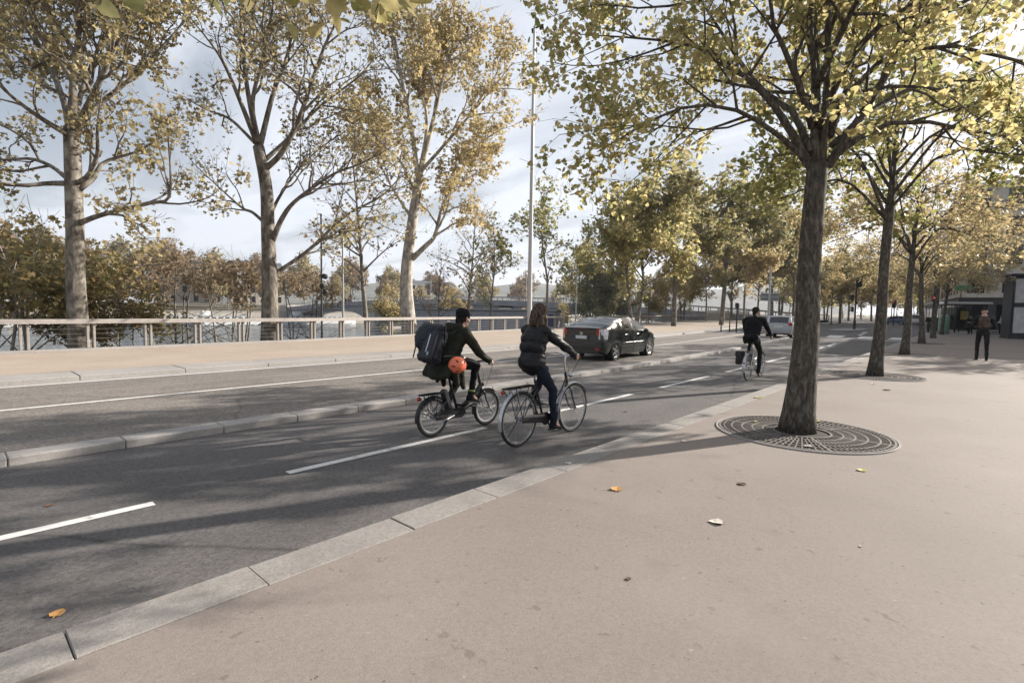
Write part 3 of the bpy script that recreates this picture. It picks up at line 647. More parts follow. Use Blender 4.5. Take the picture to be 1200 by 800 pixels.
plane(62, b2, 0, [(316, 330), (314, 267), (312, 220), (303, 172)], (.40, .32, .24), [
 ([(318, 285), (331, 255), (348, 234), (389, 205), (420, 193), (450, 178)], -1.5, .14, .02, 1), ([(320, 325), (330, 316), (363, 292), (405, 253), (448, 229), (475, 200)], 1.0, .13, .02, 1),
 ([(311, 262), (296, 249), (283, 243), (256, 219), (225, 190)], 1.5, .09, .02, 1), ([(314, 262), (325, 235), (345, 205), (370, 178), (410, 150)], 3, .09, .02, 1),
 ([(309, 200), (331, 178), (350, 140), (364, 100), (380, 55), (395, 20), (410, -60)], -2.0, .15, .02, 1), ([(303, 172), (290, 105), (284, 50), (282, 0), (285, -90)], .6, .13, .02, 1),
 ([(305, 170), (320, 110), (335, 70), (345, 20), (347, -60)], 2.0, .13, .02, 1), ([(300, 165), (282, 120), (265, 80), (250, 55), (222, 20)], -1.0, .12, .02, 1),
 ([(303, 168), (296, 120), (310, 60), (322, -10), (330, -110)], -2.4, .12, .02, 1), ([(308, 190), (335, 165), (375, 125), (420, 90), (445, 60)], 1.2, .11, .02, 1),
 ([(301, 170), (270, 140), (245, 130), (222, 118)], 2.6, .09, .02, 1)],
 M['leaf_brown'], 8000, 0.135, 'middle plane tree of the three big ones, brown trunk, thinly leaved fan of branches', rag=0.35)
b3 = Vector((-24.75, 18.6, -0.1))
plane(63, b3, 0, [(476, 330), (483, 262), (492, 205)], (.50, .40, .25), [
 ([(483, 303), (500, 287), (510, 275), (519, 240), (539, 203), (560, 170), (590, 150)], -1.5, .19, .02, 1), ([(484, 258), (466, 230), (453, 208), (440, 180), (425, 150)], 1.8, .12, .02, 1),
 ([(492, 205), (508, 140), (520, 90), (532, 50), (545, 20)], .8, .17, .03, 1), ([(490, 210), (482, 150), (470, 90), (462, 40), (455, 0)], -1.0, .16, .03, 1),
 ([(491, 207), (500, 150), (496, 90), (500, 40), (498, -10)], 3, .14, .03, 1), ([(494, 200), (525, 165), (555, 130), (580, 100), (600, 75)], -2.5, .13, .02, 1), ([(487, 230), (470, 190), (440, 160), (420, 120)], -3, .12, .02, 1)],
 M['leaf_gold'], 13500, 0.17, 'plane tree leaning right with pale forked trunk and golden crown beside the tall mast', bounds=[(tuple(P(515, 145, 30.5)), (6.2, 6.2, 7.4))], rag=0.25, bark=M['bark_pale'])

# --- other trees behind the railing and across the water; kinds built once, then copied
def wild(seed, h, spread, trunks, leaf, n, size, bark, kind='plain', zc=.60, zr=.42, den=None, rag=0.0, r=.12, spread_l=.16, fork=.35, lean=0.0):
    T = Tree(seed, dict(PLANE, lmin=.4, lmax=h * .42, den=den or [1.0, 1.3, 1.6, 2.0], max=3 if h > 9 else 3), bounds=[((lean * h * .5, 0, h * zc), (spread, spread, h * zr))]); rr = T.r
    for k in range(trunks):
        a = 6.28 * k / max(1, trunks) + rr.random(); ox = 0.35 * (trunks > 1); b = Vector((math.cos(a) * ox, math.sin(a) * ox, 0)); w = spread * (.35 if trunks > 1 else .12)
        top = Vector((math.cos(a) * w + lean * h * .9, math.sin(a) * w, h * .95)); f = b.lerp(top, fork) + Vector((rr.uniform(-.2, .2), rr.uniform(-.2, .2), 0))
        T.limb([b, b.lerp(f, .5), f], r, r * .75, 0, sides=8, spawn=(.8, 1)); T.limb([f, f.lerp(top, .5) + Vector((rr.uniform(-.4, .4), rr.uniform(-.4, .4), 0)), top], r * .75, .02, 0, sides=6, spawn=(.1, 1))
        for i in range(5 if trunks < 3 else 3):
            a2 = 6.28 * i / 5 + rr.random(); p0 = f.lerp(top, rr.uniform(0, .45)); L = spread * rr.uniform(.7, 1.0); d = Vector((math.cos(a2), math.sin(a2), rr.uniform(.3, .9)))
            T.limb([p0, p0 + d * L * .5 + Vector((0, 0, .2)), p0 + d * L], r * .4, .01, 1)
    o = empty('tree', (0, 0, 0)); T.mb.build('trunk', bark, o, True, fix=False)
    pts = T.leafpts(n, spread_l, rag)
    if len(pts): leaves('crown', pts, size, kind, leaf, T.rs, o, .4)
    return o
PROTO = {}
def plant(kind, name, x, y, z, rz, label, cat, group, s=1.0):
    p = PROTO[kind]
    if p[1] == 0: o = p[0]; o.name = name
    else: o = copy_tree(p[0]); o.name = name
    p[1] += 1; move(o, (x, y, z), rz, s); tag(o, label, cat, group); return o
def zland(x, y):
    d = fence_x(y) - x
    for (a, za), (b_, zb) in zip([(-99, 0), (.9, -.06), (4.5, -2.4), (8.5, -4.6), (14, -4.9)], [(.9, -.06), (4.5, -2.4), (8.5, -4.6), (14, -4.9), (400, -4.9)]):
        if d <= b_: return za + (zb - za) * max(0, (d - a)) / (b_ - a) if b_ > -90 and a > -90 else -.06
    return -4.9
PROTO['bush'] = [wild(71, 8.8, 4.2, 4, M['leaf_bush'], 3600, .19, M['bark_grey'], 'lobed', .77, .25, r=.09, rag=.45, spread_l=.22), 0]
PROTO['twiggy'] = [wild(72, 9.5, 4.6, 4, M['leaf_dusty'], 1500, .16, M['bark_plane'], 'lobed', .86, .17, den=[1.4, 1.8, 2.2, 2.6], rag=.4, r=.10, spread_l=.2), 0]
PROTO['bare'] = [wild(73, 11.5, 3.2, 1, M['leaf_dusty'], 260, .17, M['bark_grey'], 'lobed', .62, .42, den=[1.3, 1.6, 2.0, 2.2], r=.15, spread_l=.15, lean=-.12), 0]
PROTO['sapling'] = [wild(74, 11, 3.0, 1, M['leaf_green'], 1000, .20, M['bark_grey'], 'lobed', .62, .42, r=.11, rag=.3, spread_l=.2), 0]
PROTO['tall'] = [wild(75, 17, 7.2, 1, M['leaf_olive'], 10000, .30, M['bark_plane'], 'lobed', .62, .44, r=.28, rag=.4, spread_l=.3, fork=.3), 0]
PROTO['tallgold'] = [wild(76, 15, 6.2, 2, M['leaf_lime'], 9500, .28, M['bark_plane'], 'lobed', .60, .44, r=.22, rag=.2, spread_l=.3, fork=.3), 0]
PROTO['orange'] = [wild(77, 12, 4.6, 1, M['leaf_gold'], 5000, .30, M['bark_grey'], 'plain', .58, .46, r=.16, rag=.2, spread_l=.3), 0]
PROTO['conifer'] = [wild(78, 10, 3.4, 1, M['leaf_conifer'], 5000, .22, M['bark_grey'], 'plain', .50, .5, den=[2.2, 1.9, 1.8, 2], r=.14, spread_l=.25, fork=.15), 0]
PROTO['far'] = [wild(79, 15, 6.5, 1, M['leaf_dusty'], 3000, .62, M['bark_grey'], 'plain', .55, .5, r=.25, rag=.45, spread_l=.6, fork=.2), 0]
PROTO['farbrown'] = [wild(80, 14, 6.0, 1, M['leaf_brown'], 2800, .62, M['bark_grey'], 'plain', .55, .5, r=.25, rag=.45, spread_l=.6, fork=.2), 0]
def at_px(px, depth):                              # where the sight line of a photo column is at a given distance
    p = P(px, 360, depth); return p.x, p.y
GB = 'trees on the slope behind the railing'
def pl(kind, px, depth, rz, label, name='riverside_tree', s=1.0, z=None, g=GB):
    x, y = at_px(px, depth); return plant(kind, name, x, y, zland(x, y) if z is None else z, rz, label, 'tree', g, s)
pl('bush', 18, 24.5, .3, 'dense dark olive bush tree at the left picture edge below the first plane tree', 'bush_tree', 1.2)
pl('bush', -60, 27, 2.1, 'dark olive bush tree cut by the left picture edge, lower than its neighbour', 'bush_tree', 1.0)
pl('bush', 138, 27, 4.0, 'olive brown bush tree just right of the leftmost plane trunk', 'bush_tree', .88)
pl('twiggy', 205, 31, .4, 'thin brownish bush with pale bent stems left of the middle plane tree', 'bush_tree', 1.0)
pl('twiggy', 272, 29, 2.6, 'twiggy brown bush with stems crossing behind the middle plane trunk', 'bush_tree', .9)
pl('twiggy', 355, 40, 4.4, 'brown twiggy bush right of the middle plane tree above the water', 'bush_tree', .95)
pl('bare', 432, 29, 1.2, 'nearly bare leaning tree between the lamp post and the golden plane tree')
pl('bare', 546, 38, 3.4, 'bare forked sapling tree between the golden plane trunk and the backpack rider', s=.95)
pl('bare', 512, 41, 5.2, 'thin bare tree behind the golden plane tree trunk', s=.85)
pl('sapling', 574, 42, .8, 'slim sparse tree with small green-yellow leaves left of the tall mast', s=1.0)
pl('sapling', 641, 45, 2.9, 'slender tree with light green leaves right behind the tall mast', s=1.18)
pl('conifer', 693, 60, 0.5, 'dark evergreen bush tree behind the lamp with the flat head', 'evergreen_tree', .85)
pl('conifer', 722, 66, 2.5, 'second dark evergreen, fuller, behind the black car roof', 'evergreen_tree', .8)
pl('tallgold', 744, 52, 1.0, 'twin-stemmed yellow-green tree above the black car, pale stems', 'quay_tree', .95)
pl('tall', 790, 57, 2.2, 'biggest olive crown of the quay trees, dark thick trunk behind the railing', 'quay_tree', 1.1)
pl('tall', 846, 66, .4, 'olive tree with pale leaning trunk left of the suited rider', 'quay_tree', 1.15)
pl('tallgold', 700, 70, 3.2, 'paler yellow tree left of the twin-stemmed one, farther off', 'quay_tree', .95)
for k, (px, dd, kd, rz, s_) in enumerate(((715, 100, 'tall', .3, .8), (760, 96, 'orange', 1.2, 1.0), (800, 100, 'tallgold', 2.2, .9), (828, 92, 'orange', 3.1, 1.1), (858, 98, 'tall', 4.2, .95), (888, 100, 'orange', 5.1, 1.2), (915, 110, 'tallgold', 1.9, 1.2), (780, 84, 'orange', .4, .8))):
    pl(kd, px, dd, rz, 'autumn tree standing farther back among the golden trees along the quay', 'quay_tree', s_, None, 'trees farther back along the quay')
pl('orange', 872, 72, 1.4, 'small orange-yellow tree low behind the suited rider', 'quay_tree', 1.15)
pl('tall', 905, 86, 3.4, 'olive tree beyond the road sign pole', 'quay_tree', 1.25)
pl('orange', 930, 92, 4.0, 'orange-yellow tree just left of the nearest lime trunk, far down the road', 'quay_tree', 1.45)
pl('tall', 985, 98, 5.0, 'olive brown tree between the first two lime trunks, far off', 'quay_tree', .9, 0)
pl('orange', 975, 84, 2.0, 'golden tree behind the traffic light on the island', 'quay_tree', .8, 0)
pl('orange', 1030, 112, 2.9, 'orange tree left of the third lime trunk far beyond the crossing', 'quay_tree', 1.0, 0)
pl('tall', 1075, 120, .9, 'dull brown tree at the far end of the avenue between the lime trunks', 'quay_tree', .9, 0)
pl('orange', 1110, 104, 4.4, 'yellow tree far behind the green bin', 'quay_tree', .9, 0)
pl('orange', 455, 75, 1.2, 'small orange-yellow tree low behind the golden plane tree trunk, left side', 'quay_tree', .8)
pl('orange', 528, 82, 3.0, 'small orange-yellow tree low right of the golden plane tree trunk', 'quay_tree', .8)
pl('orange', 660, 80, 4.9, 'small yellow tree by the water seen between the mast and the flat-headed lamp', 'quay_tree', .62)
pl('orange', 615, 84, .2, 'small yellow tree left of the mast low over the railing', 'quay_tree', .55)
for k, (px, dd, kd, rz) in enumerate(((940, 130, 'tall', .3), (958, 150, 'orange', 1.3), (968, 120, 'tallgold', 2.0), (995, 140, 'tall', 2.3), (1010, 165, 'orange', 3.3), (1022, 135, 'tall', 4.1), (1045, 150, 'orange', 5.1), (1060, 175, 'tall', 1.7), (1082, 140, 'tallgold', 2.9), (1100, 165, 'tall', .9), (1118, 145, 'orange', 4.6), (1138, 170, 'tall', 5.6), (1160, 150, 'orange', 2.2))):
    pl(kd, px, dd, rz, 'autumn tree among the distant trees closing the avenue beyond the crossing', 'avenue_tree', 1.0, 0, 'distant trees closing the avenue')
for k in range(12):
    pl('far', 925 + 21 * k, 200 + 17 * (k % 3), k * 1.3, 'hazy autumn tree far beyond the crossing at the very end of the avenue', 'avenue_tree', 1.0 + .12 * (k % 2), -1, 'hazy trees at the end of the avenue')
FARG = 'autumn trees on the far bank'
rr = random.Random(9)

# ------------------------------------------------------------------ bicycles (local frame: X forward, Y left, Z up, origin under the rear hub)
def arc(c, r, a0, a1, n, y=0.0):
    return [Vector((c[0] + r * math.cos(R(a0 + (a1 - a0) * i / n)), y, c[1] + r * math.sin(R(a0 + (a1 - a0) * i / n)))) for i in range(n + 1)]
def wheel(parent, c, r, tw, rim_mat, nsp=28, rim_w=0.012, rim_h=0.02):
    mb = MB(); n = nsp
    for i in range(n):
        a = 2 * math.pi * i / n; s = 1 if i % 2 else -1; da = 0.35 * (1 if (i // 2) % 2 else -1); ri = r - tw - rim_h * .5
        mb.tube([(c[0] + .022 * math.cos(a + da), s * .026, c[1] + .022 * math.sin(a + da)), (c[0] + ri * math.cos(a), s * .004, c[1] + ri * math.sin(a))], 0.0014, 3, False)
    mb.tube([(c[0], -.045, c[1]), (c[0], .045, c[1])], .013, 10); mb.cyl((c[0], -.030, c[1]), (c[0], -.024, c[1]), .026, 12); mb.cyl((c[0], .024, c[1]), (c[0], .030, c[1]), .026, 12)
    w = mb.build('wheel', M['spoke'], parent, 40)
    mb = MB(); pr = [(r - tw * 2 + .002, -rim_w), (r - tw * 2 + .002 - rim_h, -rim_w * .7), (r - tw * 2 - rim_h - .002, 0), (r - tw * 2 + .002 - rim_h, rim_w * .7), (r - tw * 2 + .002, rim_w)]
    mb.lathe(pr, (c[0], 0, c[1]), 'Y', 40); mb.build('rim', rim_mat, w, 50)
    mb = MB(); mb.lathe([(r - tw + tw * math.cos(a), tw * 1.02 * math.sin(a)) for a in [2 * math.pi * k / 10 for k in range(11)]], (c[0], 0, c[1]), 'Y', 44); mb.build('tyre', M['rubber'], w, True)
    return w
def mudguard(parent, c, r, a0, a1, mat, w=.028, stay=None):
    mb = MB(); rows = []
    for p in arc(c, r, a0, a1, 20):
        d = Vector((p.x - c[0], 0, p.z - c[1])).normalized()
        rows.append([p + Vector((0, y, 0)) - d * (abs(y) / w) ** 2 * .014 for y in (-w, -w * .6, 0, w * .6, w)])
    mb.grid(rows); rows2 = [[q + Vector((0, 0, 0.0)) - (Vector((q.x - c[0], 0, q.z - c[1])).normalized() * .003) for q in r_] for r_ in rows]; mb.grid(rows2, flip=True)
    if stay is not None:
        for a in stay:
            e = arc(c, r - .004, a, a + 1, 1)[0]
            for s in (-1, 1): mb.tube([(c[0], s * .05, c[1]), (e.x, s * w, e.z)], .0025, 5)
    return mb.build('mudguard', mat, parent, 40)
def saddle(parent, x, z, L=.26, w=.085):
    mb = MB(); rows = []
    for i in range(9):
        t = i / 8; xx = x - L * .45 + L * t; hw = w * (1 - t) ** 0.9 * (0.75 + .25 * min(1, t * 6)) + .017; zz = z + .012 * (1 - t) ** 2 + .004 * t
        rows.append([Vector((xx, hw * math.sin(a), zz + .035 * math.cos(a) * (1 if math.cos(a) > 0 else .55))) for a in [2 * math.pi * k / 12 for k in range(13)]])
    mb.grid(rows); mb.f.append(tuple(range(12))); mb.mi.append(0); mb.f.append(tuple(8 * 13 + k for k in range(12))); mb.mi.append(0)
    return mb.build('saddle', M['plastic_black'], parent, True)
def crankset(parent, bb, ang, cl, ring, mat=None):
    mb = MB(); mb.lathe([(ring * .62, -.052), (ring, -.052), (ring, -.048), (ring * .62, -.048), (ring * .62, -.052)], (bb[0], 0, bb[1]), 'Y', 28); mb.cyl((bb[0], -.06, bb[1]), (bb[0], .06, bb[1]), .02, 12)
    for k in range(4):
        a = ang + k * math.pi / 2 + .4; mb.tube([(bb[0], -.05, bb[1]), (bb[0] + ring * .7 * math.cos(a), -.05, bb[1] + ring * .7 * math.sin(a))], .006, 5)
    for s, a in ((-1, ang), (1, ang + math.pi)):
        e = (bb[0] + cl * math.cos(a), s * .075, bb[1] + cl * math.sin(a)); mb.tube([(bb[0], s * .062, bb[1]), e], .010, 8)
    o = mb.build('crankset', mat or M['dark_metal'], parent, 40)
    for s, a in ((-1, ang), (1, ang + math.pi)):
        e = Vector((bb[0] + cl * math.cos(a), s * .125, bb[1] + cl * math.sin(a))); m2 = MB(); m2.box(e, (.085, .075, .02), None, .006); m2.tube([e + Vector((0, -s * .05, 0)), e], .006, 6); m2.build('pedal', M['plastic_black'], parent)
    return o
def handlebar(parent, pts, r, mat, gl=.12):
    full = [Vector((p[0], -p[1], p[2])) for p in reversed(pts)] + [Vector(p) for p in pts]
    mb = MB(); mb.tube(catmull(full, 30), r, 8); o = mb.build('handlebar', mat, parent, True)
    for s in (-1, 1):
        a, b_ = Vector(pts[-1]), Vector(pts[-2]); a.y *= s; b_.y *= s; d = (b_ - a).normalized(); m2 = MB(); m2.cap(a - d * .008, a + d * gl, .0165, .0155, 10); m2.build('grip', M['rubber'], o, True)
        m3 = MB(); q = a + d * (gl + .02); m3.tube([q + Vector((.02, 0, -.005)), q + Vector((.05, 0, -.02)) - d * .02, q + Vector((.055, 0, -.03)) - d * .09], .005, 6); m3.build('brake_lever', M['dark_metal'], o, True)
    return o
def rack(parent, x0, x1, z, hub, w=.06, mat=None):
    mb = MB(); mb.tube([(x1, -w, z), (x0 + .04, -w, z), (x0, -w * .6, z), (x0, w * .6, z), (x0 + .04, w, z), (x1, w, z)], .006, 6); mb.tube([(x1, -w, z), (x1 + .03, 0, z), (x1, w, z)], .006, 6)
    for y in (-w * .35, w * .35): mb.tube([(x0, y, z), (x1 + .01, y, z)], .005, 6)
    for k in range(3):
        x = x0 + (x1 - x0) * (k + .7) / 3; mb.tube([(x, -w, z), (x, w, z)], .005, 6)
    for s in (-1, 1):
        for q in (.28, .72): mb.tube([(x0 + (x1 - x0) * q, s * w, z), (hub[0], s * .062, hub[1] + .02)], .005, 6)
        mb.tube([(x0 + (x1 - x0) * .1, s * w, z - .01), (x0 + (x1 - x0) * .28, s * w, z - .14)], .005, 6)
    return mb.build('luggage_rack', mat or M['black_metal'], parent, 40)
def lamp(parent, name, c, r, mat, back=M['plastic_black'], fwd=1):
    mb = MB(); mb.lathe([(0.0, -.045 * fwd), (r * .5, -.04 * fwd), (r * .9, -.02 * fwd), (r, 0), (r * .97, .006 * fwd)], c, 'X', 14); o = mb.build(name, back, parent, True)
    m2 = MB(); m2.lathe([(r * .95, .004 * fwd), (r * .6, .014 * fwd), (0.0, .018 * fwd)], c, 'X', 14); m2.build('lens', mat, o, True); return o
M['frame_black'] = mat_simple('frame_black', (0.016, 0.017, 0.02), 0.3, 0.0, coat=0.5)
M['frame_silver'] = mat_simple('frame_silver', (0.52, 0.51, 0.49), 0.32, 0.4, coat=0.3)
M['mudguard_silver'] = mat_simple('mudguard_silver', (0.55, 0.56, 0.57), 0.3, 0.6)

# woman's city bicycle
cb = empty('bicycle', (-4.07, 4.70, 0.0), R(90), 'black step-through city bicycle with silver mudguards and big wheels, ridden by the woman', 'bicycle', 'bicycles ridden along the bike lane')
Rw = .34; RH = (0, Rw); FH = (1.13, Rw); BB = (.47, .29)
mb = MB()
mb.tube([(BB[0], 0, BB[1]), (.29, 0, .80)], .016, 10); mb.tube(catmull([(.985, 0, .70), (.86, 0, .50), (.68, 0, .34), (BB[0], 0, BB[1])], 10), .018, 10)
mb.tube(catmull([(.965, 0, .77), (.84, 0, .59), (.64, 0, .45), (.39, 0, .50)], 10), .014, 10); mb.tube([(.945, 0, .83), (1.0, 0, .64)], .021, 12)
for s in (-1, 1):
    mb.tube([(BB[0], s * .03, BB[1]), (.25, s * .052, .315), (0, s * .062, Rw)], .010, 8); mb.tube([(.325, s * .016, .70), (.15, s * .055, .53), (0, s * .062, Rw)], .008, 8)
mb.tube([(.05, .06, .33), (.02, .12, .18), (-.04, .15, .08)], .008, 6)
mb.build('frame', M['frame_black'], cb, 45)
mb = MB(); mb.tube([(1.0, 0, .65), (1.005, 0, .62)], .02, 10)
for s in (-1, 1): mb.tube(catmull([(1.003, s * .02, .64), (1.012, s * .052, .60), (1.06, s * .055, .46), (1.13, s * .055, Rw)], 8), [.015, .009], 8)
mb.build('fork', M['frame_black'], cb, 45)
mb = MB(); mb.tube(catmull([(.945, 0, .83), (.925, 0, .95), (.925, 0, 1.03), (.965, 0, 1.06)], 8), .0125, 10); mb.build('stem', M['chrome'], cb, True)
handlebar(cb, [(.965, .01, 1.06), (.985, .10, 1.085), (.95, .20, 1.10), (.86, .27, 1.085), (.76, .285, 1.06)], .0115, M['chrome'])
mb = MB(); mb.tube([(.30, 0, .78), (.265, 0, .90)], .013, 10); mb.build('seat_post', M['chrome'], cb, 45); saddle(cb, .255, .915)
wheel(cb, RH, Rw, .019, M['chrome'], 32); wheel(cb, FH, Rw, .019, M['chrome'], 32)
mudguard(cb, RH, Rw + .022, 20, 196, M['mudguard_silver'], .028, (150, 100)); mudguard(cb, FH, Rw + .022, -20 + 48, 200, M['mudguard_silver'], .028, (175,))
rack(cb, -.28, .25, .735, RH); crankset(cb, BB, R(-62), .165, .085)
mb = MB(); mb.prism([(0.0, .375), (.0, .30), (.50, .235), (.56, .27), (.55, .34), (.46, .375)], -.066, -.054); mb.build('chain_guard', M['black_metal'], cb)
mb = MB(); mb.prism([(0.02, .40), (.0, .365), (.42, .325), (.43, .355)], -.072, -.067); mb.build('chain_cover_strip', M['chrome'], cb)
lamp(cb, 'headlight', (1.07, 0, .80), .04, M['clear_lens'], M['chrome']); lamp(cb, 'rear_light', (-.30, 0, .70), .025, M['red_lens'], fwd=-1)
mb = MB(); 
for s in (-1, 1): mb.tube(catmull([(.85, s * .25, 1.08), (1.02, s * .20, 1.05), (1.09, s * .06, .92), (1.01, s * .02, .72)], 10), .0028, 5)
mb.build('brake_cable', M['plastic_black'], cb, True)

# backpack rider's small wheeled bicycle
fb = empty('bicycle', (-5.19, 4.27, 0.0), R(90), 'black small-wheeled folding bicycle with wide tyres, ridden by the person with the backpack', 'bicycle', 'bicycles ridden along the bike lane')
Rf = .262; RH2 = (0, Rf); FH2 = (1.0, Rf); BB2 = (.46, .275)
mb = MB()
mb.tube([(.44, 0, .27), (.30, 0, .66)], .020, 10); mb.tube(catmull([(.865, 0, .60), (.70, 0, .45), (.52, 0, .36), (.40, 0, .38)], 10), [.027, .024], 10); mb.tube([(.86, 0, .57), (.62, 0, .36), (BB2[0], 0, BB2[1])], .020, 10)
mb.tube([(.842, 0, .68), (.89, 0, .50)], .022, 12)
for s in (-1, 1):
    mb.tube([(BB2[0], s * .03, BB2[1]), (.2, s * .055, .27), (0, s * .065, Rf)], .010, 8); mb.tube([(.335, s * .016, .56), (.16, s * .055, .43), (0, s * .065, Rf)], .009, 8)
mb.build('frame', M['frame_black'], fb, 45)
mb = MB()
for s in (-1, 1): mb.tube(catmull([(.885, s * .03, .52), (.895, s * .058, .49), (.94, s * .058, .37), (1.0, s * .058, Rf)], 8), [.016, .010], 8)
mb.tube([(.885, -.035, .515), (.885, .035, .515)], .018, 8); mb.build('fork', M['frame_black'], fb, 45)
mb = MB(); mb.tube([(.842, 0, .68), (.775, 0, .93)], .016, 10); mb.build('stem', M['black_metal'], fb, 45)
handlebar(fb, [(.78, .01, .94), (.80, .10, .955), (.81, .19, .96), (.79, .26, .95), (.74, .30, .935)], .0115, M['black_metal'])
mb = MB(); mb.tube([(.31, 0, .62), (.245, 0, .86)], .015, 10); mb.build('seat_post', M['black_metal'], fb, 45); saddle(fb, .235, .875)
wheel(fb, RH2, Rf, .026, M['alu'], 24); wheel(fb, FH2, Rf, .026, M['alu'], 24)
mudguard(fb, RH2, Rf + .02, 25, 190, M['plastic_black'], .032, (140,)); mudguard(fb, FH2, Rf + .02, 50, 195, M['plastic_black'], .032, (170,))
rack(fb, -.22, .14, .565, RH2, .055); crankset(fb, BB2, R(28), .165, .075)
mb = MB(); mb.box((.24, 0, .43), (.085, .10, .36), (0, R(-20), 0), .02); mb.build('battery_case', M['plastic_black'], fb, 30)
mb = MB(); mb.prism([(0.0, .33), (.0, .22), (.46, .20), (.54, .26), (.46, .345)], -.066, -.056); mb.build('chain_guard', M['black_metal'], fb)
mb = MB(); mb.tube([(0.0, -.05, .20), (.12, -.10, .215), (.30, -.085, .25)], .008, 6); mb.build('kickstand', M['alu'], fb, True)
lamp(fb, 'headlight', (.91, 0, .60), .03, M['clear_lens']); lamp(fb, 'rear_light', (-.235, 0, .52), .03, M['red_lens'], fwd=-1)
mb = MB()
for s in (-1, 1): mb.tube(catmull([(.80, s * .24, .94), (.93, s * .18, .93), (1.0, s * .07, .76), (.90, s * .04, .52)], 10), .0028, 5)
mb.build('brake_cable', M['plastic_black'], fb, True)

# suited rider's bicycle
sb = empty('bicycle', (-4.12, 13.45, 0.0), R(91), 'silver grey city bicycle with pale rear mudguard, ridden by the man in black farther along', 'bicycle', 'bicycles ridden along the bike lane')
mb = MB(); Rs = .335; BB3 = (.45, .29)
mb.tube([(BB3[0], 0, BB3[1]), (.29, 0, .80)], .020, 10); mb.tube(catmull([(.95, 0, .74), (.8, 0, .48), (.62, 0, .34), BB3[:1] + (0,) + BB3[1:]], 10), .024, 10); mb.tube(catmull([(.94, 0, .78), (.76, 0, .60), (.6, 0, .5), (.38, 0, .53)], 10), .018, 10); mb.tube([(.93, 0, .82), (.98, 0, .64)], .024, 12)
for s in (-1, 1):
    mb.tube([(BB3[0], s * .03, BB3[1]), (.25, s * .055, .30), (0, s * .065, Rs)], .012, 8); mb.tube([(.33, s * .016, .68), (.15, s * .055, .52), (0, s * .065, Rs)], .010, 8)
mb.build('frame', M['frame_silver'], sb, 45)
mb = MB()
for s in (-1, 1): mb.tube(catmull([(.98, s * .02, .64), (.99, s * .052, .60), (1.04, s * .055, .46), (1.09, s * .055, Rs)], 8), [.016, .010], 8)
mb.build('fork', M['frame_silver'], sb, 45)
mb = MB(); mb.tube([(.93, 0, .82), (.90, 0, 1.04)], .014, 10); mb.build('stem', M['alu'], sb, True)
handlebar(sb, [(.90, .01, 1.04), (.93, .10, 1.06), (.93, .20, 1.07), (.87, .28, 1.06), (.79, .30, 1.05)], .0115, M['alu'])
mb = MB(); mb.tube([(.30, 0, .78), (.26, 0, .95)], .014, 10); mb.build('seat_post', M['chrome'], sb, 45); saddle(sb, .25, .965, .26, .10)
wheel(sb, (0, Rs), Rs, .02, M['chrome'], 32); wheel(sb, (1.09, Rs), Rs, .02, M['chrome'], 32)
mudguard(sb, (0, Rs), Rs + .022, 30, 200, M['mudguard_silver'], .036, (120,)); mudguard(sb, (1.09, Rs), Rs + .022, 30, 200, M['mudguard_silver'], .034, (170,))
rack(sb, -.26, .24, .73, (0, Rs)); crankset(sb, BB3, R(-70), .165, .085); lamp(sb, 'rear_light', (-.33, 0, .45), .025, M['red_lens'], fwd=-1)
mb = MB(); mb.prism([(.0, .38), (.0, .30), (.46, .235), (.53, .28), (.46, .365)], -.066, -.056); mb.build('chain_guard', M['frame_silver'], sb)
# his black side bag hanging from the rack
pb = empty('pannier_bag', (-4.12, 13.45, 0.0), R(91), 'black box-shaped side bag hanging left of the silver bicycle rear wheel', 'bag')
mb = MB(); mb.box((-.06, .175, .56), (.32, .13, .32), (R(4), 0, 0), .03); mb.build('bag_body', mat_simple('bag_black', (.014, .014, .015), .6, bump=.2), pb, 30)
mb = MB(); mb.box((-.06, .178, .665), (.335, .145, .13), (R(4), 0, 0), .02); mb.build('flap', M['plastic_black'], pb, 30)
mb = MB(); mb.box((-.06, .245, .55), (.03, .006, .30), (R(4), 0, 0)); mb.build('strap', M['dark_metal'], pb)

# ------------------------------------------------------------------ people
def V3(*a): return Vector(a)
def ik(a, b, l1, l2, pole):
    a, b = Vector(a), Vector(b); d = b - a; L = min(d.length, (l1 + l2) * .999); t = d.normalized(); b = a + t * L
    x = (l1 * l1 - l2 * l2 + L * L) / (2 * L); h = math.sqrt(max(1e-6, l1 * l1 - x * x)); p = Vector(pole); p = (p - t * p.dot(t)).normalized()
    return a + t * x + p * h, b
def head(mb, c, f, u, s=1.0):
    """skull, jaw, brow, nose, lips, chin and ears"""
    f = Vector(f).normalized(); u = Vector(u); u = (u - f * u.dot(f)).normalized(); l = u.cross(f); m = Matrix((f, l, u)).transposed(); c = Vector(c)
    def q(x, y, z): return c + m @ Vector((x * s, y * s, z * s))
    mb.ell(q(-.012, 0, .022), (.098 * s, .077 * s, .098 * s), m, 18, 12); mb.ell(q(.022, 0, -.045), (.066 * s, .060 * s, .075 * s), m, 16, 10)
    mb.cap(q(.058, 0, -.098), q(.066, 0, -.088), .026 * s, .02 * s, 10); mb.cap(q(.080, 0, .018), q(.104, 0, -.022), .010 * s, .016 * s, 8); mb.ell(q(.074, 0, .034), (.02 * s, .055 * s, .014 * s), m, 12, 8)
    mb.ell(q(.080, 0, -.056), (.014 * s, .026 * s, .008 * s), m, 10, 6); mb.ell(q(.078, 0, -.068), (.014 * s, .022 * s, .008 * s), m, 10, 6)
    for k in (-1, 1):
        mb.ell(q(-.005, k * .080, -.012), (.020 * s, .010 * s, .034 * s), m, 10, 8); mb.ell(q(.050, k * .044, -.032), (.03 * s, .026 * s, .024 * s), m, 10, 8)
    return q, m
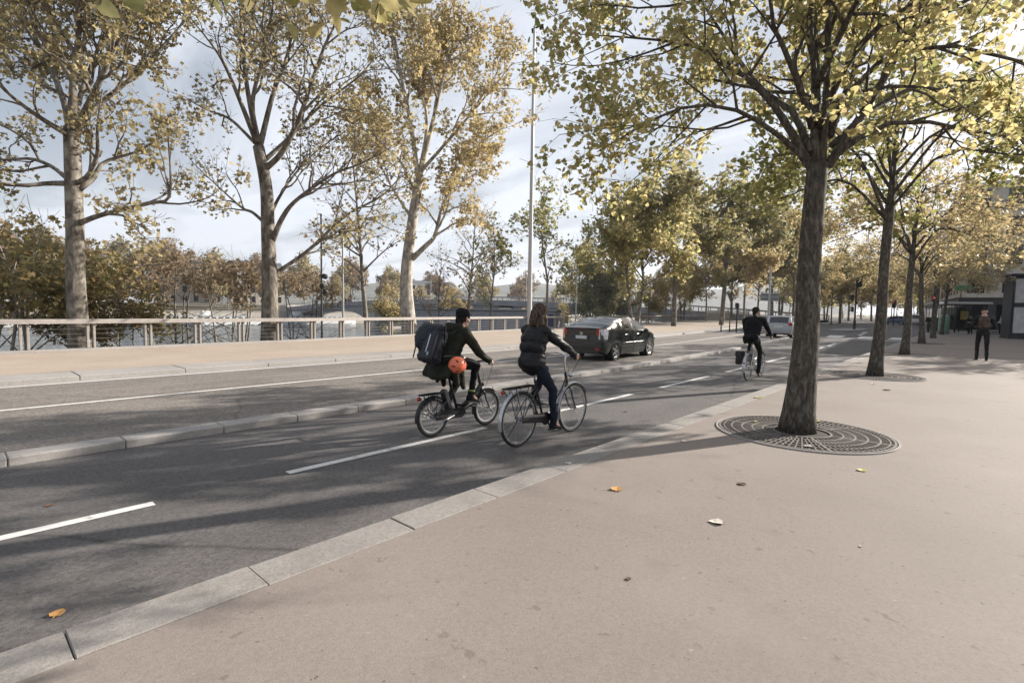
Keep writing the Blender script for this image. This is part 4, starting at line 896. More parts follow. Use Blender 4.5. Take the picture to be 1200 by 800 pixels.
def grip_hand(mb, wrist, bar, along, up=(0, 0, 1), inner=1):
    """palm and five fingers closed round a bar"""
    w, b = Vector(wrist), Vector(bar); a = Vector(along).normalized(); u = Vector(up); u = (u - a * u.dot(a)).normalized(); d = u.cross(a)
    if d.dot(b - w) < 0: d = -d
    for i in range(4):
        o = a * ((i - 1.5) * .0195); L = (1.0, 1.08, 1.02, .86)[i]
        k = b + o + u * .030 - d * .010; p1 = b + o + u * .024 + d * (.020 * L); p2 = b + o - u * .006 + d * (.028 * L); p3 = b + o - u * .026 + d * (.010 * L)
        mb.cap(w.lerp(k, .35) + o * .3, k, .016, .0115, 8); mb.cap(k, p1, .0105, .0095, 8); mb.cap(p1, p2, .0095, .0088, 8); mb.cap(p2, p3, .0088, .0075, 8)
    mb.cap(w, b + u * .024 - d * .02, .026, .030, 10); s = a * inner
    t0 = w.lerp(b, .5) + s * .028 + u * .012; t1 = b + s * .048 - d * .006 + u * .008; t2 = b + s * .040 + d * .022 - u * .012
    mb.cap(t0, t1, .0135, .011, 8); mb.cap(t1, t2, .011, .0085, 8)
def loose_hand(mb, wrist, d, palm_n, side):
    w = Vector(wrist); d = Vector(d).normalized(); n = Vector(palm_n); n = (n - d * n.dot(d)).normalized(); s = d.cross(n) * side
    mb.cap(w, w + d * .05, .024, .027, 10); mb.cap(w + s * .012, w + d * .075 + s * .02, .018, .014, 8); mb.cap(w - s * .012, w + d * .075 - s * .022, .018, .014, 8)
    for i in range(4):
        o = s * ((1.5 - i) * .0195); L = (.072, .080, .075, .058)[i]; k = w + d * .078 + o; p1 = k + d * L * .45 + n * .010; p2 = p1 + d * L * .28 + n * .016; p3 = p2 + d * L * .16 + n * .017
        mb.cap(k, p1, .0095, .0088, 8); mb.cap(p1, p2, .0088, .008, 8); mb.cap(p2, p3, .008, .007, 8)
    t0 = w + d * .025 + s * .026; t1 = t0 + d * .035 + s * .020 + n * .012; mb.cap(t0, t1, .0125, .011, 8); mb.cap(t1, t1 + d * .03 + n * .012, .011, .008, 8)
def shoe(parent, ankle, fwd, mat, sole, tall=.06, s=1.0, name='shoe'):
    a = Vector(ankle); f = Vector(fwd).normalized(); u = Vector((0, 0, 1)); u = (u - f * u.dot(f)).normalized(); l = u.cross(f); m = Matrix((f, l, u)).transposed()
    def q(x, y, z): return a + m @ Vector((x * s, y * s, z * s))
    mb = MB(); mb.cap(q(-.035, 0, -.052), q(.02, 0, -.045), .038 * s, .040 * s, 12); mb.cap(q(.02, 0, -.05), q(.135, 0, -.066), .040 * s, .030 * s, 12); mb.ell(q(.14, 0, -.068), (.045 * s, .040 * s, .026 * s), m); mb.cap(q(-.012, 0, -.04), q(-.004, 0, tall), .045 * s, .046 * s, 12)
    o = link(name, remesh(mb, .008, 4), parent, mat)
    mb = MB(); rows = []
    prof = [(-.078, .0), (-.07, .026), (-.03, .036), (.04, .036), (.10, .042), (.15, .038), (.185, .018), (.19, 0)]
    ring = [(x, y) for x, y in prof] + [(x, -y) for x, y in prof[-2:0:-1]]
    vs = [q(x, y, -.105) for x, y in ring] + [q(x * 1.0, y * 1.0, -.082) for x, y in ring]; n = len(ring)
    mb.add(vs, [tuple(range(n))[::-1], tuple(range(n, 2 * n))] + [(i, (i + 1) % n, (i + 1) % n + n, i + n) for i in range(n)]); mb.build('sole', sole, o)
    return o
def cloth(name, col, rough=.75, var=.15, bump=.25, bscale=45, sheen=0.0, spec=.16): return mat_simple(name, col, rough, 0, var, 10, bump, bscale, sheen=sheen, spec=spec)
M['shoe_sole'] = mat_simple('shoe_sole', (.05, .047, .045), .8)
M['jeans'] = cloth('jeans', (.016, .021, .034), .85, .3)
M['black_cloth'] = cloth('black_cloth', (.012, .012, .014), .8)
M['black_shell'] = cloth('black_shell', (.006, .0062, .008), .5, .2, .3, 30, 0.0, .35)
M['olive_coat'] = cloth('olive_coat', (.024, .026, .018), .7, .2)
M['suit_black'] = cloth('suit_black', (.010, .010, .012), .75)
M['hair_blond'] = mat_bark('hair_blond', [(.028, .020, .015), (.070, .050, .036), (.17, .13, .10)], (60, 60, 3), .5)
M['hair_dark'] = mat_bark('hair_dark', [(.010, .008, .007), (.020, .016, .014), (.035, .028, .025)], (50, 50, 6), .5)
def rider(name, bike, J, st):
    """J: joints in the bicycle's frame; st: clothing. One body mesh; clothes, hair and shoes are its parts"""
    o = empty(name, bike.location, bike.rotation_euler.z, st['label'], 'person', 'people riding bicycles in the bike lane')
    hip, neck, hd = V3(*J['hip']), V3(*J['neck']), V3(*J['head']); sw, hw = st.get('sw', .19), .095; mid = hip.lerp(neck, .5) + V3(-.03, 0, 0)
    up = (neck - hip).normalized(); L = V3(0, 1, 0); b = MB(); jk = MB(); tr = MB(); k = st.get('bulk', 1.0)
    b.cap(hip, mid, .10, .10); b.cap(mid, neck - up * .1, .10, .11); b.cap(neck - up * .06, hd - V3(0, 0, .06), .050, .048)
    q, m = head(b, hd, J['face'], J.get('hup', (0, 0, 1)), 1.0)
    # torso of the jacket
    sh = neck - up * .055
    for f_, wy, dx, rx in ((0.0, .13, 0.01, .13), (.25, .128, -.012, .128), (.5, .135, -.026, .13), (.75, .145, -.024, .128)):
        c = hip.lerp(sh, f_) + V3(dx, 0, 0); mm = Matrix(((up.z, 0, up.x), (0, 1, 0), (-up.x, 0, up.z)))
        jk.ell(c, (rx * k, (wy + .045) * k, .15), mm, 18, 12)
    jk.cap(sh + L * (sw - .03), sh - L * (sw - .03), .078 * k, .078 * k); jk.cap(sh, neck + up * .01, .085, .066)
    for s in (-1, 1):
        S0 = sh + L * (s * sw) + up * -.015; hand = V3(*J['hand']); hand.y = s * abs(hand.y); bar = V3(*J['bar']); bar.y = s * abs(bar.y)
        E_, Wr = ik(S0, hand, .285, .265, J.get('elpole', V3(-.5, s * .5, -.6)) if not isinstance(J.get('elpole'), tuple) else V3(J['elpole'][0], s * J['elpole'][1], J['elpole'][2]))
        b.cap(S0, E_, .042, .036); b.cap(E_, Wr, .036, .025)
        al = V3(*J['baralong']); al.y *= s
        grip_hand(b, Wr, bar, al, (0, 0, 1), 1)
        jk.cap(S0, S0.lerp(E_, .5), .072 * k, .064 * k); jk.cap(S0.lerp(E_, .5), E_, .064 * k, .057 * k); jk.cap(E_, Wr.lerp(E_, .12), .056 * k, .043 * k); jk.cap(Wr.lerp(E_, .22), Wr.lerp(E_, .10), .047 * k, .045 * k)
        fwd = V3(*(J['toeR'] if s < 0 else J['toeL'])); H0 = hip + L * (s * hw) + V3(.01, 0, -.02); an = V3(*(J['ankR'] if s < 0 else J['ankL']))
        K_, An = ik(H0, an, st.get('th', .43), st.get('sk', .42), V3(1, s * .10, .15))
        b.cap(H0, K_, .075, .05); b.cap(K_, An, .048, .034); b.cap(An, An + fwd * .1 - V3(0, 0, .05), .034, .026)
        t_ = st.get('leg', 1.0); tr.cap(H0, H0.lerp(K_, .5), .098 * t_, .085 * t_); tr.cap(H0.lerp(K_, .5), K_, .085 * t_, .066 * t_); cf = K_.lerp(An, .35) - (fwd * .012)
        tr.cap(K_, cf, .064 * t_, .060 * t_); tr.cap(cf, An.lerp(K_, .1), .060 * t_, .047 * t_)
        shoe(o, An, fwd, st['shoe'], M['shoe_sole'], st.get('boot', .06), 1.0, st.get('shoename', 'shoe'))
        if st.get('band') and s < 0:
            mb = MB(); mb.tube([An.lerp(K_, .12), An.lerp(K_, .17)], .055 * t_, 14); mb.build('ankle_band', st['band'], o, True)
    tr.ell(hip + V3(-.015, 0, -.01), (.135, .165, .11))
    for fn in st.get('extra', ()): fn(jk, tr, hip, sh, up, q, m, o)
    link('body', remesh(b, .0065, 3), o, M['skin'])
    jm = remesh(jk, .011, 5, .013, 9.0, st.get('seed', 0))
    if st.get('quilt'):
        nrm = [v.normal.copy() for v in jm.vertices]
        for v, nv in zip(jm.vertices, nrm):
            h = (v.co - hip).dot(up); f = abs(math.sin(h * math.pi / .125)); v.co += nv * (.014 * (f ** .35) - .008)
    link(st.get('jname', 'jacket'), jm, o, st['jacket']); link('trousers', remesh(tr, .011, 5, .010, 11.0, st.get('seed', 0) + 3), o, st['trousers'])
    # eyes
    for s in (-1, 1):
        mb = MB(); mb.ell(q(.079, s * .033, .006), (.011, .012, .009), m, 10, 8); mb.build('eye', M['plastic_black'], o, True)
    return o, q, m, hip, sh, up
def hairdo(o, mat, pieces, name='hair', noise=.006, nscale=22):
    mb = MB()
    for p in pieces: (mb.cap(*p[1:]) if p[0] == 'c' else mb.ell(*p[1:]))
    return link(name, remesh(mb, .008, 3, noise, nscale), o, mat)

# --- woman on the city bicycle
def woman_extra(jk, tr, hip, sh, up, q, m, o):
    jk.ell(hip + V3(-.02, 0, .02), (.15, .195, .12), None, 18, 12)
o, q, m, hip, sh, up = rider('person', cb, dict(hip=(.235, 0, 1.005), neck=(.325, 0, 1.48), head=(.37, .0, 1.635), face=(1, .12, -.05), hand=(.775, .285, 1.10), bar=(.795, .275, 1.07), baralong=(.55, -.12, .1), elpole=(-.3, .55, -.8),
    ankR=(.555, -.115, .235), toeR=(.95, 0, -.18), ankL=(.43, .115, .545), toeL=(.97, 0, -.12)),
    dict(label='woman in black padded jacket and blue jeans with long fair hair, riding the city bicycle', jacket=M['black_shell'], trousers=M['jeans'], shoe=M['black_cloth'], boot=.12, shoename='boot', quilt=True, bulk=1.04, sw=.165, extra=[woman_extra], seed=2.0, leg=.92))
hairdo(o, M['hair_blond'], [('e', q(-.015, 0, .028), (.108, .088, .100), m, 18, 12), ('c', q(-.06, .035, 0), q(-.095, .06, -.22), .060, .045), ('c', q(-.06, -.035, 0), q(-.09, -.065, -.22), .060, .045), ('c', q(-.03, -.07, -.02), q(.0, -.10, -.25), .042, .028), ('c', q(-.03, .07, -.02), q(-.02, .115, -.22), .040, .026),
    ('c', q(-.075, 0, -.02), q(-.10, 0, -.12), .06, .05), ('c', q(.01, -.095, -.18), q(.02, -.105, -.33), .028, .012), ('c', q(-.03, .11, -.18), q(-.03, .12, -.33), .028, .012), ('e', q(-.02, 0, .085), (.085, .07, .05), m)], noise=.011)
mb = MB(); mb.lathe([(.075, -.055), (.092, -.03), (.094, .01), (.082, .05), (.068, .055)], tuple(q(-.03, 0, -.165)), 'Z', 20); mb.build('scarf', M['black_cloth'], o, True)

# --- backpack rider
def coat_extra(jk, tr, hip, sh, up, q, m, o):
    jk.ell(hip + V3(-.04, 0, .03), (.165, .205, .13), None, 18, 12)
    for y in (-.18, -.14, -.10, -.06, -.02, .02, .06, .10, .14, .18):
        x = -.14 if abs(y) < .1 else -.11
        jk.cap(hip + V3(-.05, y, .02), hip + V3(x - .07, y * 1.12, -.17 + .03 * abs(y) * 5), .085, .052, 10)
    for y in (-.175, .175): jk.cap(hip + V3(.04, y, .0), hip + V3(.13, y * 1.15, -.33), .085, .035, 10); jk.cap(hip + V3(-.02, y, .0), hip + V3(.02, y * 1.15, -.27), .08, .035, 10)
    n = sh + V3(-.045, 0, .075)                                              # hood lying back on the shoulders
    for k in range(9):
        a = math.pi * (k / 8 - .5); jk.cap(n + V3(-.055 * math.cos(a) - .01, .115 * math.sin(a), .01 + .015 * math.cos(a)), n + V3(-.075 * math.cos(a) + .0, .11 * math.sin(a), -.035), .046, .05, 8)
o, q, m, hip, sh, up = rider('person', fb, dict(hip=(.225, 0, .965), neck=(.445, 0, 1.40), head=(.53, 0, 1.55), face=(1, -.10, -.12), hand=(.775, .285, .965), bar=(.79, .28, .94), baralong=(.35, -.25, .1), elpole=(-.5, .45, -.6),
    ankR=(.575, -.115, .50), toeR=(.95, 0, -.22), ankL=(.31, .115, .335), toeL=(.95, 0, -.25)),
    dict(label='person in dark olive parka and black cap riding the folding bicycle, head turned right', jacket=M['olive_coat'], jname='parka', trousers=M['black_cloth'], shoe=M['black_cloth'], bulk=1.10, extra=[coat_extra], seed=5.0, leg=.9, band=mat_simple('lime_band', (.30, .36, .10), .6)))
hairdo(o, cloth('cap_black', (.012, .012, .013), .85), [('e', q(-.014, 0, .045), (.110, .089, .088), m, 18, 12), ('c', q(-.065, 0, -.02), q(-.085, 0, -.05), .055, .04), ('e', q(-.03, 0, .075), (.10, .083, .066), m)], 'cap', .006)
hairdo(o, M['hair_dark'], [('c', q(-.055, .04, -.02), q(-.07, .03, -.085), .045, .03), ('c', q(-.055, -.04, -.02), q(-.07, -.03, -.085), .045, .03), ('c', q(-.02, -.076, .0), q(-.015, -.074, -.04), .016, .012)], 'hair')
# backpack on the rider's back: a thing of its own, and the helmet hanging from it
bp_ = empty('backpack', fb.location, R(90), 'dark blue roll-top backpack with a white reflective strip on the back of the parka rider', 'backpack')
tilt = R(20)
mb = MB(); cB = hip + V3(-.235, 0, .225); bm_ = Matrix.Rotation(tilt, 3, 'Y')
mb.box(cB, (.21, .36, .45), bm_, .07); mb.box(cB + bm_ @ V3(-.04, .03, .24), (.13, .42, .10), bm_, .045); mb.ell(cB + bm_ @ V3(-.06, .09, .1), (.15, .17, .20), bm_)
M['pack'] = cloth('pack', (.018, .0205, .030), .6, .2, .3, 30, 0.0, .4); M['pack_dark'] = cloth('pack_dark', (.011, .012, .016), .6)
link('pack_body', remesh(mb, .011, 7, .028, 7.0), bp_, M['pack'])
mb = MB(); mb.box(cB + bm_ @ V3(-.125, -.085, -.03), (.06, .21, .36), bm_, .02); mb.build('front_pocket', M['pack'], bp_, 30)
mb = MB(); mb.tube(catmull([cB + bm_ @ V3(-.158, -.095, y) for y in (-.12, -.05, .04, .115)], 8), .009, 6, flat=.6); mb.build('reflective_strip', mat_simple('reflective', (.72, .74, .76), .4), bp_, True)
mb = MB(); mb.box(cB + bm_ @ V3(-.158, -.14, -.135), (.004, .035, .045), bm_); mb.build('patch', M['grey_metal'], bp_)
mb = MB()
for s in (-1, 1): mb.tube(catmull([cB + bm_ @ V3(.10, s * .12, .18), sh + V3(-.02, s * .13, .075), sh + V3(.10, s * .14, -.02), cB + bm_ @ V3(.27, s * .17, -.02), cB + bm_ @ V3(.10, s * .17, -.2)], 14), .02, 6, flat=.4)
mb.build('shoulder_strap', M['pack_dark'], bp_, True)
mb = MB(); mb.tube([cB + bm_ @ V3(-.06, .2, .25), cB + bm_ @ V3(-.12, .19, .05), cB + bm_ @ V3(-.11, .18, -.2)], .012, 6, flat=.4); mb.tube([cB + bm_ @ V3(-.06, -.2, .25), cB + bm_ @ V3(.02, -.195, .05), cB + bm_ @ V3(.06, -.19, -.2)], .012, 6, flat=.4); mb.build('side_strap', M['pack_dark'], bp_, True)
hl = empty('helmet', fb.location, R(90), 'bright orange bicycle helmet hanging upside down from the backpack beside the rider hip', 'helmet')
hc = V3(.20, -.285, .94); hm = Matrix.Rotation(R(12), 3, 'Y') @ Matrix.Rotation(R(100), 3, 'X')
mb = MB(); rows = []
for i in range(9):
    t = i / 8 * 1.6; rows.append([hc + hm @ V3(.142 * math.sin(t) * math.cos(a), .112 * math.sin(t) * math.sin(a), .110 * math.cos(t) - .05) for a in [2 * math.pi * k / 28 for k in range(29)]])
for i in range(9):
    t = (8 - i) / 8 * 1.6; rows.append([hc + hm @ V3(.118 * math.sin(t) * math.cos(a), .09 * math.sin(t) * math.sin(a), .085 * math.cos(t) - .05) for a in [2 * math.pi * k / 28 for k in range(29)]])
mb.grid(rows); mb.build('shell', mat_simple('helmet_orange', (.88, .20, .10), .4, coat=.3), hl, 50)
vm = MB()
for (a, t) in ((.3, .9), (1.1, .75), (2.4, .85), (3.3, .9), (4.3, .8), (5.4, .75)):
    p = hc + hm @ V3(.143 * math.sin(t) * math.cos(a), .113 * math.sin(t) * math.sin(a), .111 * math.cos(t) - .05); d = hm @ V3(math.cos(a) * math.cos(t), math.sin(a) * math.cos(t), -math.sin(t)); n = (p - hc - hm @ V3(0, 0, -.05)).normalized(); sd_ = n.cross(d).normalized()
    mm = Matrix((d.normalized(), sd_, n)).transposed(); vm.ell(p, (.026, .010, .006), mm, 12, 6)
vm.build('vent', M['plastic_black'], hl, True)
mb = MB(); mb.tube(catmull([hc + V3(0, .06, .06), hc + V3(-.03, .10, .12), cB + bm_ @ V3(.02, -.19, -.12)], 8), .007, 5, flat=.5); mb.build('chin_strap', M['plastic_black'], hl, True)

# --- man in black
o, q, m, hip, sh, up = rider('person', sb, dict(hip=(.24, 0, 1.06), neck=(.42, 0, 1.55), head=(.49, .0, 1.715), face=(1, -.25, -.1), hand=(.80, .31, 1.10), bar=(.82, .30, 1.06), baralong=(.5, -.12, .1), elpole=(-.3, .9, -.5),
    ankR=(.51, -.12, .235), toeR=(.97, 0, -.12), ankL=(.37, .12, .56), toeL=(.97, 0, -.15)),
    dict(label='man in black suit jacket with short dark hair riding the silver bicycle away', jacket=M['suit_black'], trousers=M['suit_black'], shoe=M['black_cloth'], bulk=1.16, sw=.215, seed=8.0, th=.46, sk=.46,
    extra=[lambda jk, tr, hip, sh, up, q, m, o: [jk.ell(hip + V3(-.03, 0, .0), (.16, .20, .13), None, 18, 12), jk.cap(hip + V3(-.07, -.12, 0), hip + V3(-.10, -.13, -.10), .08, .06), jk.cap(hip + V3(-.07, .12, 0), hip + V3(-.10, .13, -.10), .08, .06)]]))
hairdo(o, M['hair_dark'], [('e', q(-.016, 0, .035), (.106, .085, .096), m, 18, 12), ('c', q(-.06, 0, -.01), q(-.075, 0, -.06), .06, .045)])

# --- person walking away on the right
def walker(name, loc, rz, label, H=1.80, top=None, pack=True, legs=None, stride=.13, cap=True):
    o = empty(name, loc, rz, label, 'person'); s = H / 1.78; b, jk, tr = MB(), MB(), MB(); hip = V3(0, 0, .95 * s); neck = V3(.02, 0, 1.50 * s); hd = V3(.055, 0, 1.655 * s)
    b.cap(hip, neck, .10, .09); b.cap(neck, hd - V3(0, 0, .05), .052, .05); q, m = head(b, hd, (1, .1, -.15), (0, 0, 1), 1.0 * s)
    for z, rx, ry in ((.98, .125, .165), (1.12, .12, .16), (1.26, .125, .175), (1.39, .12, .185)): jk.ell((0, 0, z * s), (rx, ry, .13), None, 16, 12)
    jk.cap((0, .175, 1.43 * s), (0, -.175, 1.43 * s), .078, .078); jk.cap((0, 0, 1.42 * s), (.02, 0, 1.52 * s), .085, .065)
    for k in (-1, 1):
        S0 = V3(0, k * .21, 1.41 * s); hand = V3(.24, k * .13, 1.08 * s); E_, Wr = ik(S0, hand, .30 * s, .27 * s, V3(-.5, k * .8, -.4))
        b.cap(S0, E_, .042, .036); b.cap(E_, Wr, .036, .025); loose_hand(b, Wr, V3(.7, -k * .6, .25), V3(0, -k, -.4), k); jk.cap(S0, E_, .074, .060); jk.cap(E_, Wr.lerp(E_, .1), .060, .047)
        st = k * stride; H0 = V3(0, k * .095, .93 * s); An = V3(st, k * .125, .105); K_, An = ik(H0, An, .44 * s, .43 * s, V3(1, k * .1, 0)); b.cap(H0, K_, .075, .05); b.cap(K_, An, .05, .036); b.cap(An, An + V3(.08, 0, -.05), .034, .026)
        tr.cap(H0, K_, .094, .066); tr.cap(K_, An + V3(0, 0, .03), .066, .056); shoe(o, An, V3(1, k * .12, 0), M['black_cloth'], M['shoe_sole'])
    tr.ell(hip, (.13, .165, .11)); link('body', remesh(b, .007, 3), o, M['skin']); link('jacket', remesh(jk, .012, 5, .012, 9), o, top or M['black_cloth']); link('trousers', remesh(tr, .012, 5, .01, 10), o, legs or M['black_cloth'])
    for k in (-1, 1):
        mb = MB(); mb.ell(q(.079, k * .033, .006), (.011, .012, .009), m, 10, 8); mb.build('eye', M['plastic_black'], o, True)
    hairdo(o, M['black_cloth'] if cap else M['hair_dark'], [('e', q(-.012, 0, .045), (.108, .088, .088), m, 16, 10)] + ([('c', q(.06, .0, .055), q(.12, 0, .045), .045, .03)] if cap else []), 'cap' if cap else 'hair')
    return o, hip, s
WP = V3(.30, 24.6, .135)
o, hip, s_ = walker('person', WP, R(93), 'person in dark clothes and black cap walking away on the pavement, wearing a brown backpack', 1.86, cloth('petrol_jacket', (.018, .024, .026), .75), stride=.10)
wb = empty('backpack', WP, R(93), 'small brown patterned backpack worn by the walker on the right', 'backpack')
M['pack_brown'] = cloth('pack_brown', (.085, .058, .045), .8, .5)
mb = MB(); mb.box((-.20, 0, 1.27 * s_), (.17, .30, .40), (0, R(4), 0), .06); mb.ell((-.24, 0, 1.20 * s_), (.10, .13, .14)); link('pack_body', remesh(mb, .012, 5, .012, 9), wb, M['pack_brown'])
mb = MB()
for k in (-1, 1): mb.tube(catmull([(-.12, k * .10, 1.43 * s_), (.0, k * .13, 1.525 * s_), (.125, k * .14, 1.42 * s_), (.10, k * .17, 1.2 * s_), (-.10, k * .15, 1.1 * s_)], 12), .02, 6, flat=.4)
mb.build('shoulder_strap', M['pack_dark'], wb, True)

# ------------------------------------------------------------------ cars (local frame: X forward, Y left, origin on the ground under the rear axle)
def cv(pts, x):
    if x <= pts[0][0]: return pts[0][1]
    for (a, u), (b, v) in zip(pts, pts[1:]):
        if x <= b:
            t = (x - a) / (b - a); return u + (v - u) * (t * t * (3 - 2 * t) * .35 + t * .65)
    return pts[-1][1]
M['car_glass'] = mat_glass('car_glass', (.012, .014, .016), .02, .82)
M['car_glass_dark'] = mat_glass('car_glass_dark', (.006, .007, .009), .06, .95)
M['tyre_car'] = mat_simple('tyre_car', (.020, .020, .021), .75)
M['alloy'] = mat_simple('alloy', (.50, .50, .51), .3, .85)
M['trim_dark'] = mat_simple('trim_dark', (.015, .015, .016), .5)
def car(loc, rz, label, paint, c, group='cars on the road'):
    o = empty('car', loc, rz, label, 'car', group)
    x0, x1 = c['x']; n = int((x1 - x0) / .055); xs = [x0 + (x1 - x0) * i / n for i in range(n + 1)]; body, glass, dark, rearg = MB(), MB(), MB(), MB()
    R_, wb = c['wr'], c['wb']; ra = R_ + .055; secs = []
    for x in xs:
        W_ = cv(c['w'], x); zb = cv(c['zb'], x); zr = cv(c['roof'], x); ze = min(cv(c['belt'], x), zr - .012); wr = W_ * cv(c['tumble'], x); lo = zb
        for xw in (0, wb):
            if abs(x - xw) < ra: lo = max(lo, R_ + math.sqrt(ra * ra - (x - xw) ** 2))
        pts = [(0, zb), (W_ * .80, zb)]
        for i in range(8):
            z = lo + (ze - lo) * i / 7; f = (z - zb) / max(.01, ze - zb); w_ = W_ * (.955 + .045 * math.sin(min(1, f * 1.55) * math.pi * .62)) * (1 - .035 * max(0, f - .6) / .4) * (.965 if z < zb + .1 else 1)
            pts.append((w_, z))
        w0 = pts[-1][0]; crown = .075 * (wr / W_); zedge = max(ze + .004, zr - crown * cv(c.get('crown', [(0, 1)]), x))
        for i in range(1, 6): f = i / 5; pts.append((w0 + (wr - w0) * f + .018 * math.sin(f * math.pi), ze + (zedge - ze) * f))
        for i in range(1, 7): f = i / 6; pts.append((wr * (1 - f), zedge + (zr - zedge) * math.sin(f * math.pi / 2)))
        secs.append(pts)
    m = len(secs[0])
    for s in (-1, 1):
        B = [[Vector((x, s * p[0], p[1])) for p in sec] for x, sec in zip(xs, secs)]
        for i in range(n):
            xm = (xs[i] + xs[i + 1]) / 2
            for k in range(m - 1):
                q = [B[i][k], B[i][k + 1], B[i + 1][k + 1], B[i + 1][k]]; isg = False
                if 10 <= k <= 12: isg = any(a < xm < b for a, b in c['side'])
                elif k == 13: isg = any(a + .14 < xm < b - .14 for a, b in c['side'])
                if k >= 15:
                    isg = any(a < xm < b for a, b in c['screens'])
                    if isg and xm < .8 and k >= 15: (rearg.add(q, [(0, 1, 2, 3)])); continue
                if k == 0: (dark.add(q, [(0, 1, 2, 3)]))
                elif isg: glass.add([v + Vector((0, 0, 0)) for v in q], [(0, 1, 2, 3)])
                else: body.add(q, [(0, 1, 2, 3)])
        for sec, x in ((secs[0], xs[0]), (secs[-1], xs[-1])):
            pl_ = [Vector((x, s * p[0], p[1])) for p in sec]; body.add(pl_, [tuple(range(len(pl_)))])
    def fin(mb, name, mat, ang):
        me = mb.mesh(name, mat, False, False); bm = bmesh.new(); bm.from_mesh(me); bmesh.ops.remove_doubles(bm, verts=bm.verts, dist=.0015); bmesh.ops.dissolve_degenerate(bm, edges=bm.edges, dist=.0005); bmesh.ops.recalc_face_normals(bm, faces=bm.faces); bm.to_mesh(me); bm.free()
        me.polygons.foreach_set('use_smooth', [True] * len(me.polygons)); me.set_sharp_from_angle(angle=R(ang)); return link(name, me, o)
    fin(body, 'body', paint, 38); fin(glass, 'window', M['car_glass'], 30); fin(rearg, 'rear_window', M['car_glass_dark'], 30); fin(dark, 'underbody', M['trim_dark'], 30)
    Wm = c['w'][len(c['w']) // 2][1]
    for xw in (0, wb):
        for s in (-1, 1):
            mb = MB(); mb.lathe([(ra + .004, s * (Wm - .03)), (ra + .004, s * (Wm - .30)), (0.01, s * (Wm - .30))], (xw, 0, R_), 'Y', 24); mb.build('wheel_well', M['trim_dark'], o)
    for xw in (0, wb):
        for s in (-1, 1):
            cy = s * (Wm - .115); mb = MB(); hw = .10
            mb.lathe([(R_ * .66, -hw * .9), (R_ * .93, -hw), (R_, -hw * .78), (R_, hw * .78), (R_ * .93, hw), (R_ * .66, hw * .9), (R_ * .66, -hw * .9)], (xw, cy, R_), 'Y', 32); w = mb.build('wheel', M['tyre_car'], o, 35)
            mb = MB(); f = s * (hw * .82); mb.lathe([(R_ * .67, s * hw * .9), (R_ * .63, f), (R_ * .60, f * .5)], (xw, cy, R_), 'Y', 32)
            for k in range(c.get('spokes', 7)):
                a = 2 * math.pi * k / c.get('spokes', 7); d = Vector((math.cos(a), 0, math.sin(a))); t_ = Vector((-math.sin(a), 0, math.cos(a))); cc = Vector((xw, cy + f, R_)); w1, w2 = R_ * .10, R_ * .13
                mb.add([cc + d * R_ * .12 + t_ * w1, cc + d * R_ * .12 - t_ * w1, cc + d * R_ * .64 - t_ * w2, cc + d * R_ * .64 + t_ * w2] + [p - Vector((0, s * .03, 0)) for p in (cc + d * R_ * .12 + t_ * w1, cc + d * R_ * .12 - t_ * w1, cc + d * R_ * .64 - t_ * w2, cc + d * R_ * .64 + t_ * w2)], [(0, 1, 2, 3), (4, 7, 6, 5), (0, 3, 7, 4), (1, 5, 6, 2), (2, 6, 7, 3), (0, 4, 5, 1)])
            mb.lathe([(R_ * .17, f * .7), (R_ * .17, f + s * .008), (0.004, f + s * .012)], (xw, cy, R_), 'Y', 16); mb.build('rim', M['alloy'], w, 35)
            mb = MB(); mb.lathe([(.004, f * .3), (R_ * .62, f * .3)], (xw, cy, R_), 'Y', 24); mb.build('brake_disc', M['trim_dark'], w)
    # cabin
    zf = .62
    for sx in c['seats']:
        for s in (-1, 1):
            mb = MB(); mb.box((sx, s * .36, zf + .14), (.16, .46, .62), (0, R(-14), 0), .06); mb.box((sx - .10, s * .36, zf + .52), (.08, .26, .17), (0, R(-10), 0), .035); mb.box((sx + .25, s * .36, zf - .1), (.5, .46, .16), None, .05); mb.build('seat', M['trim_dark'], o, 40)
    for s in (-1, 1):
        mx_, mz = c['mirror']; mb = MB(); wm = cv(c['w'], mx_); mb.ell((mx_, s * (wm + .075), mz), (.075, .10, .075)); mb.cap((mx_ + .02, s * (wm - .05), mz - .05), (mx_ + .01, s * (wm + .03), mz - .03), .022, .022, 8); mb.build('mirror', paint, o, True)
        for hx in c['handles']:
            zz = c['hz']; mb = MB(); wv = cv(c['w'], hx) * .992; mb.cap((hx - .10, s * (wv + .012), zz), (hx + .10, s * (wv + .012), zz), .014, .014, 8); mb.build('door_handle', c.get('hmat', paint), o, True)
        if c.get('strip'):
            a, b_, z = c['strip']; mb = MB(); mb.tube([(a + (b_ - a) * i / 8, s * (cv(c['w'], a + (b_ - a) * i / 8) * 1.0 + .006), z + .012 * i / 8) for i in range(9)], .012, 6); mb.build('side_strip', M['chrome'], o, True)
        # door seams as thin dark gaps
        mb = MB()
        for hx in c['seams']:
            pts = []
            for i in range(9):
                z = .30 + (cv(c['belt'], hx) - .31) * i / 8; zb = cv(c['zb'], hx); ze = cv(c['belt'], hx); f = (z - zb) / (ze - zb); w_ = cv(c['w'], hx) * (.955 + .045 * math.sin(min(1, f * 1.55) * math.pi * .62)) * (1 - .035 * max(0, f - .6) / .4); pts.append((hx + c.get('rake', 0) * (i / 8), s * (w_ + .001), z))
            mb.tube(pts, .0055, 4)
        mb.build('door_gap', M['trim_dark'], o)
    c['tail'](o, paint, c); return o
M['paint_black'] = mat_simple('paint_black', (.016, .020, .019), .25, .2, coat=.45, var=.05)
M['paint_silver'] = mat_simple('paint_silver', (.40, .42, .44), .32, .5, coat=.7, var=.05)
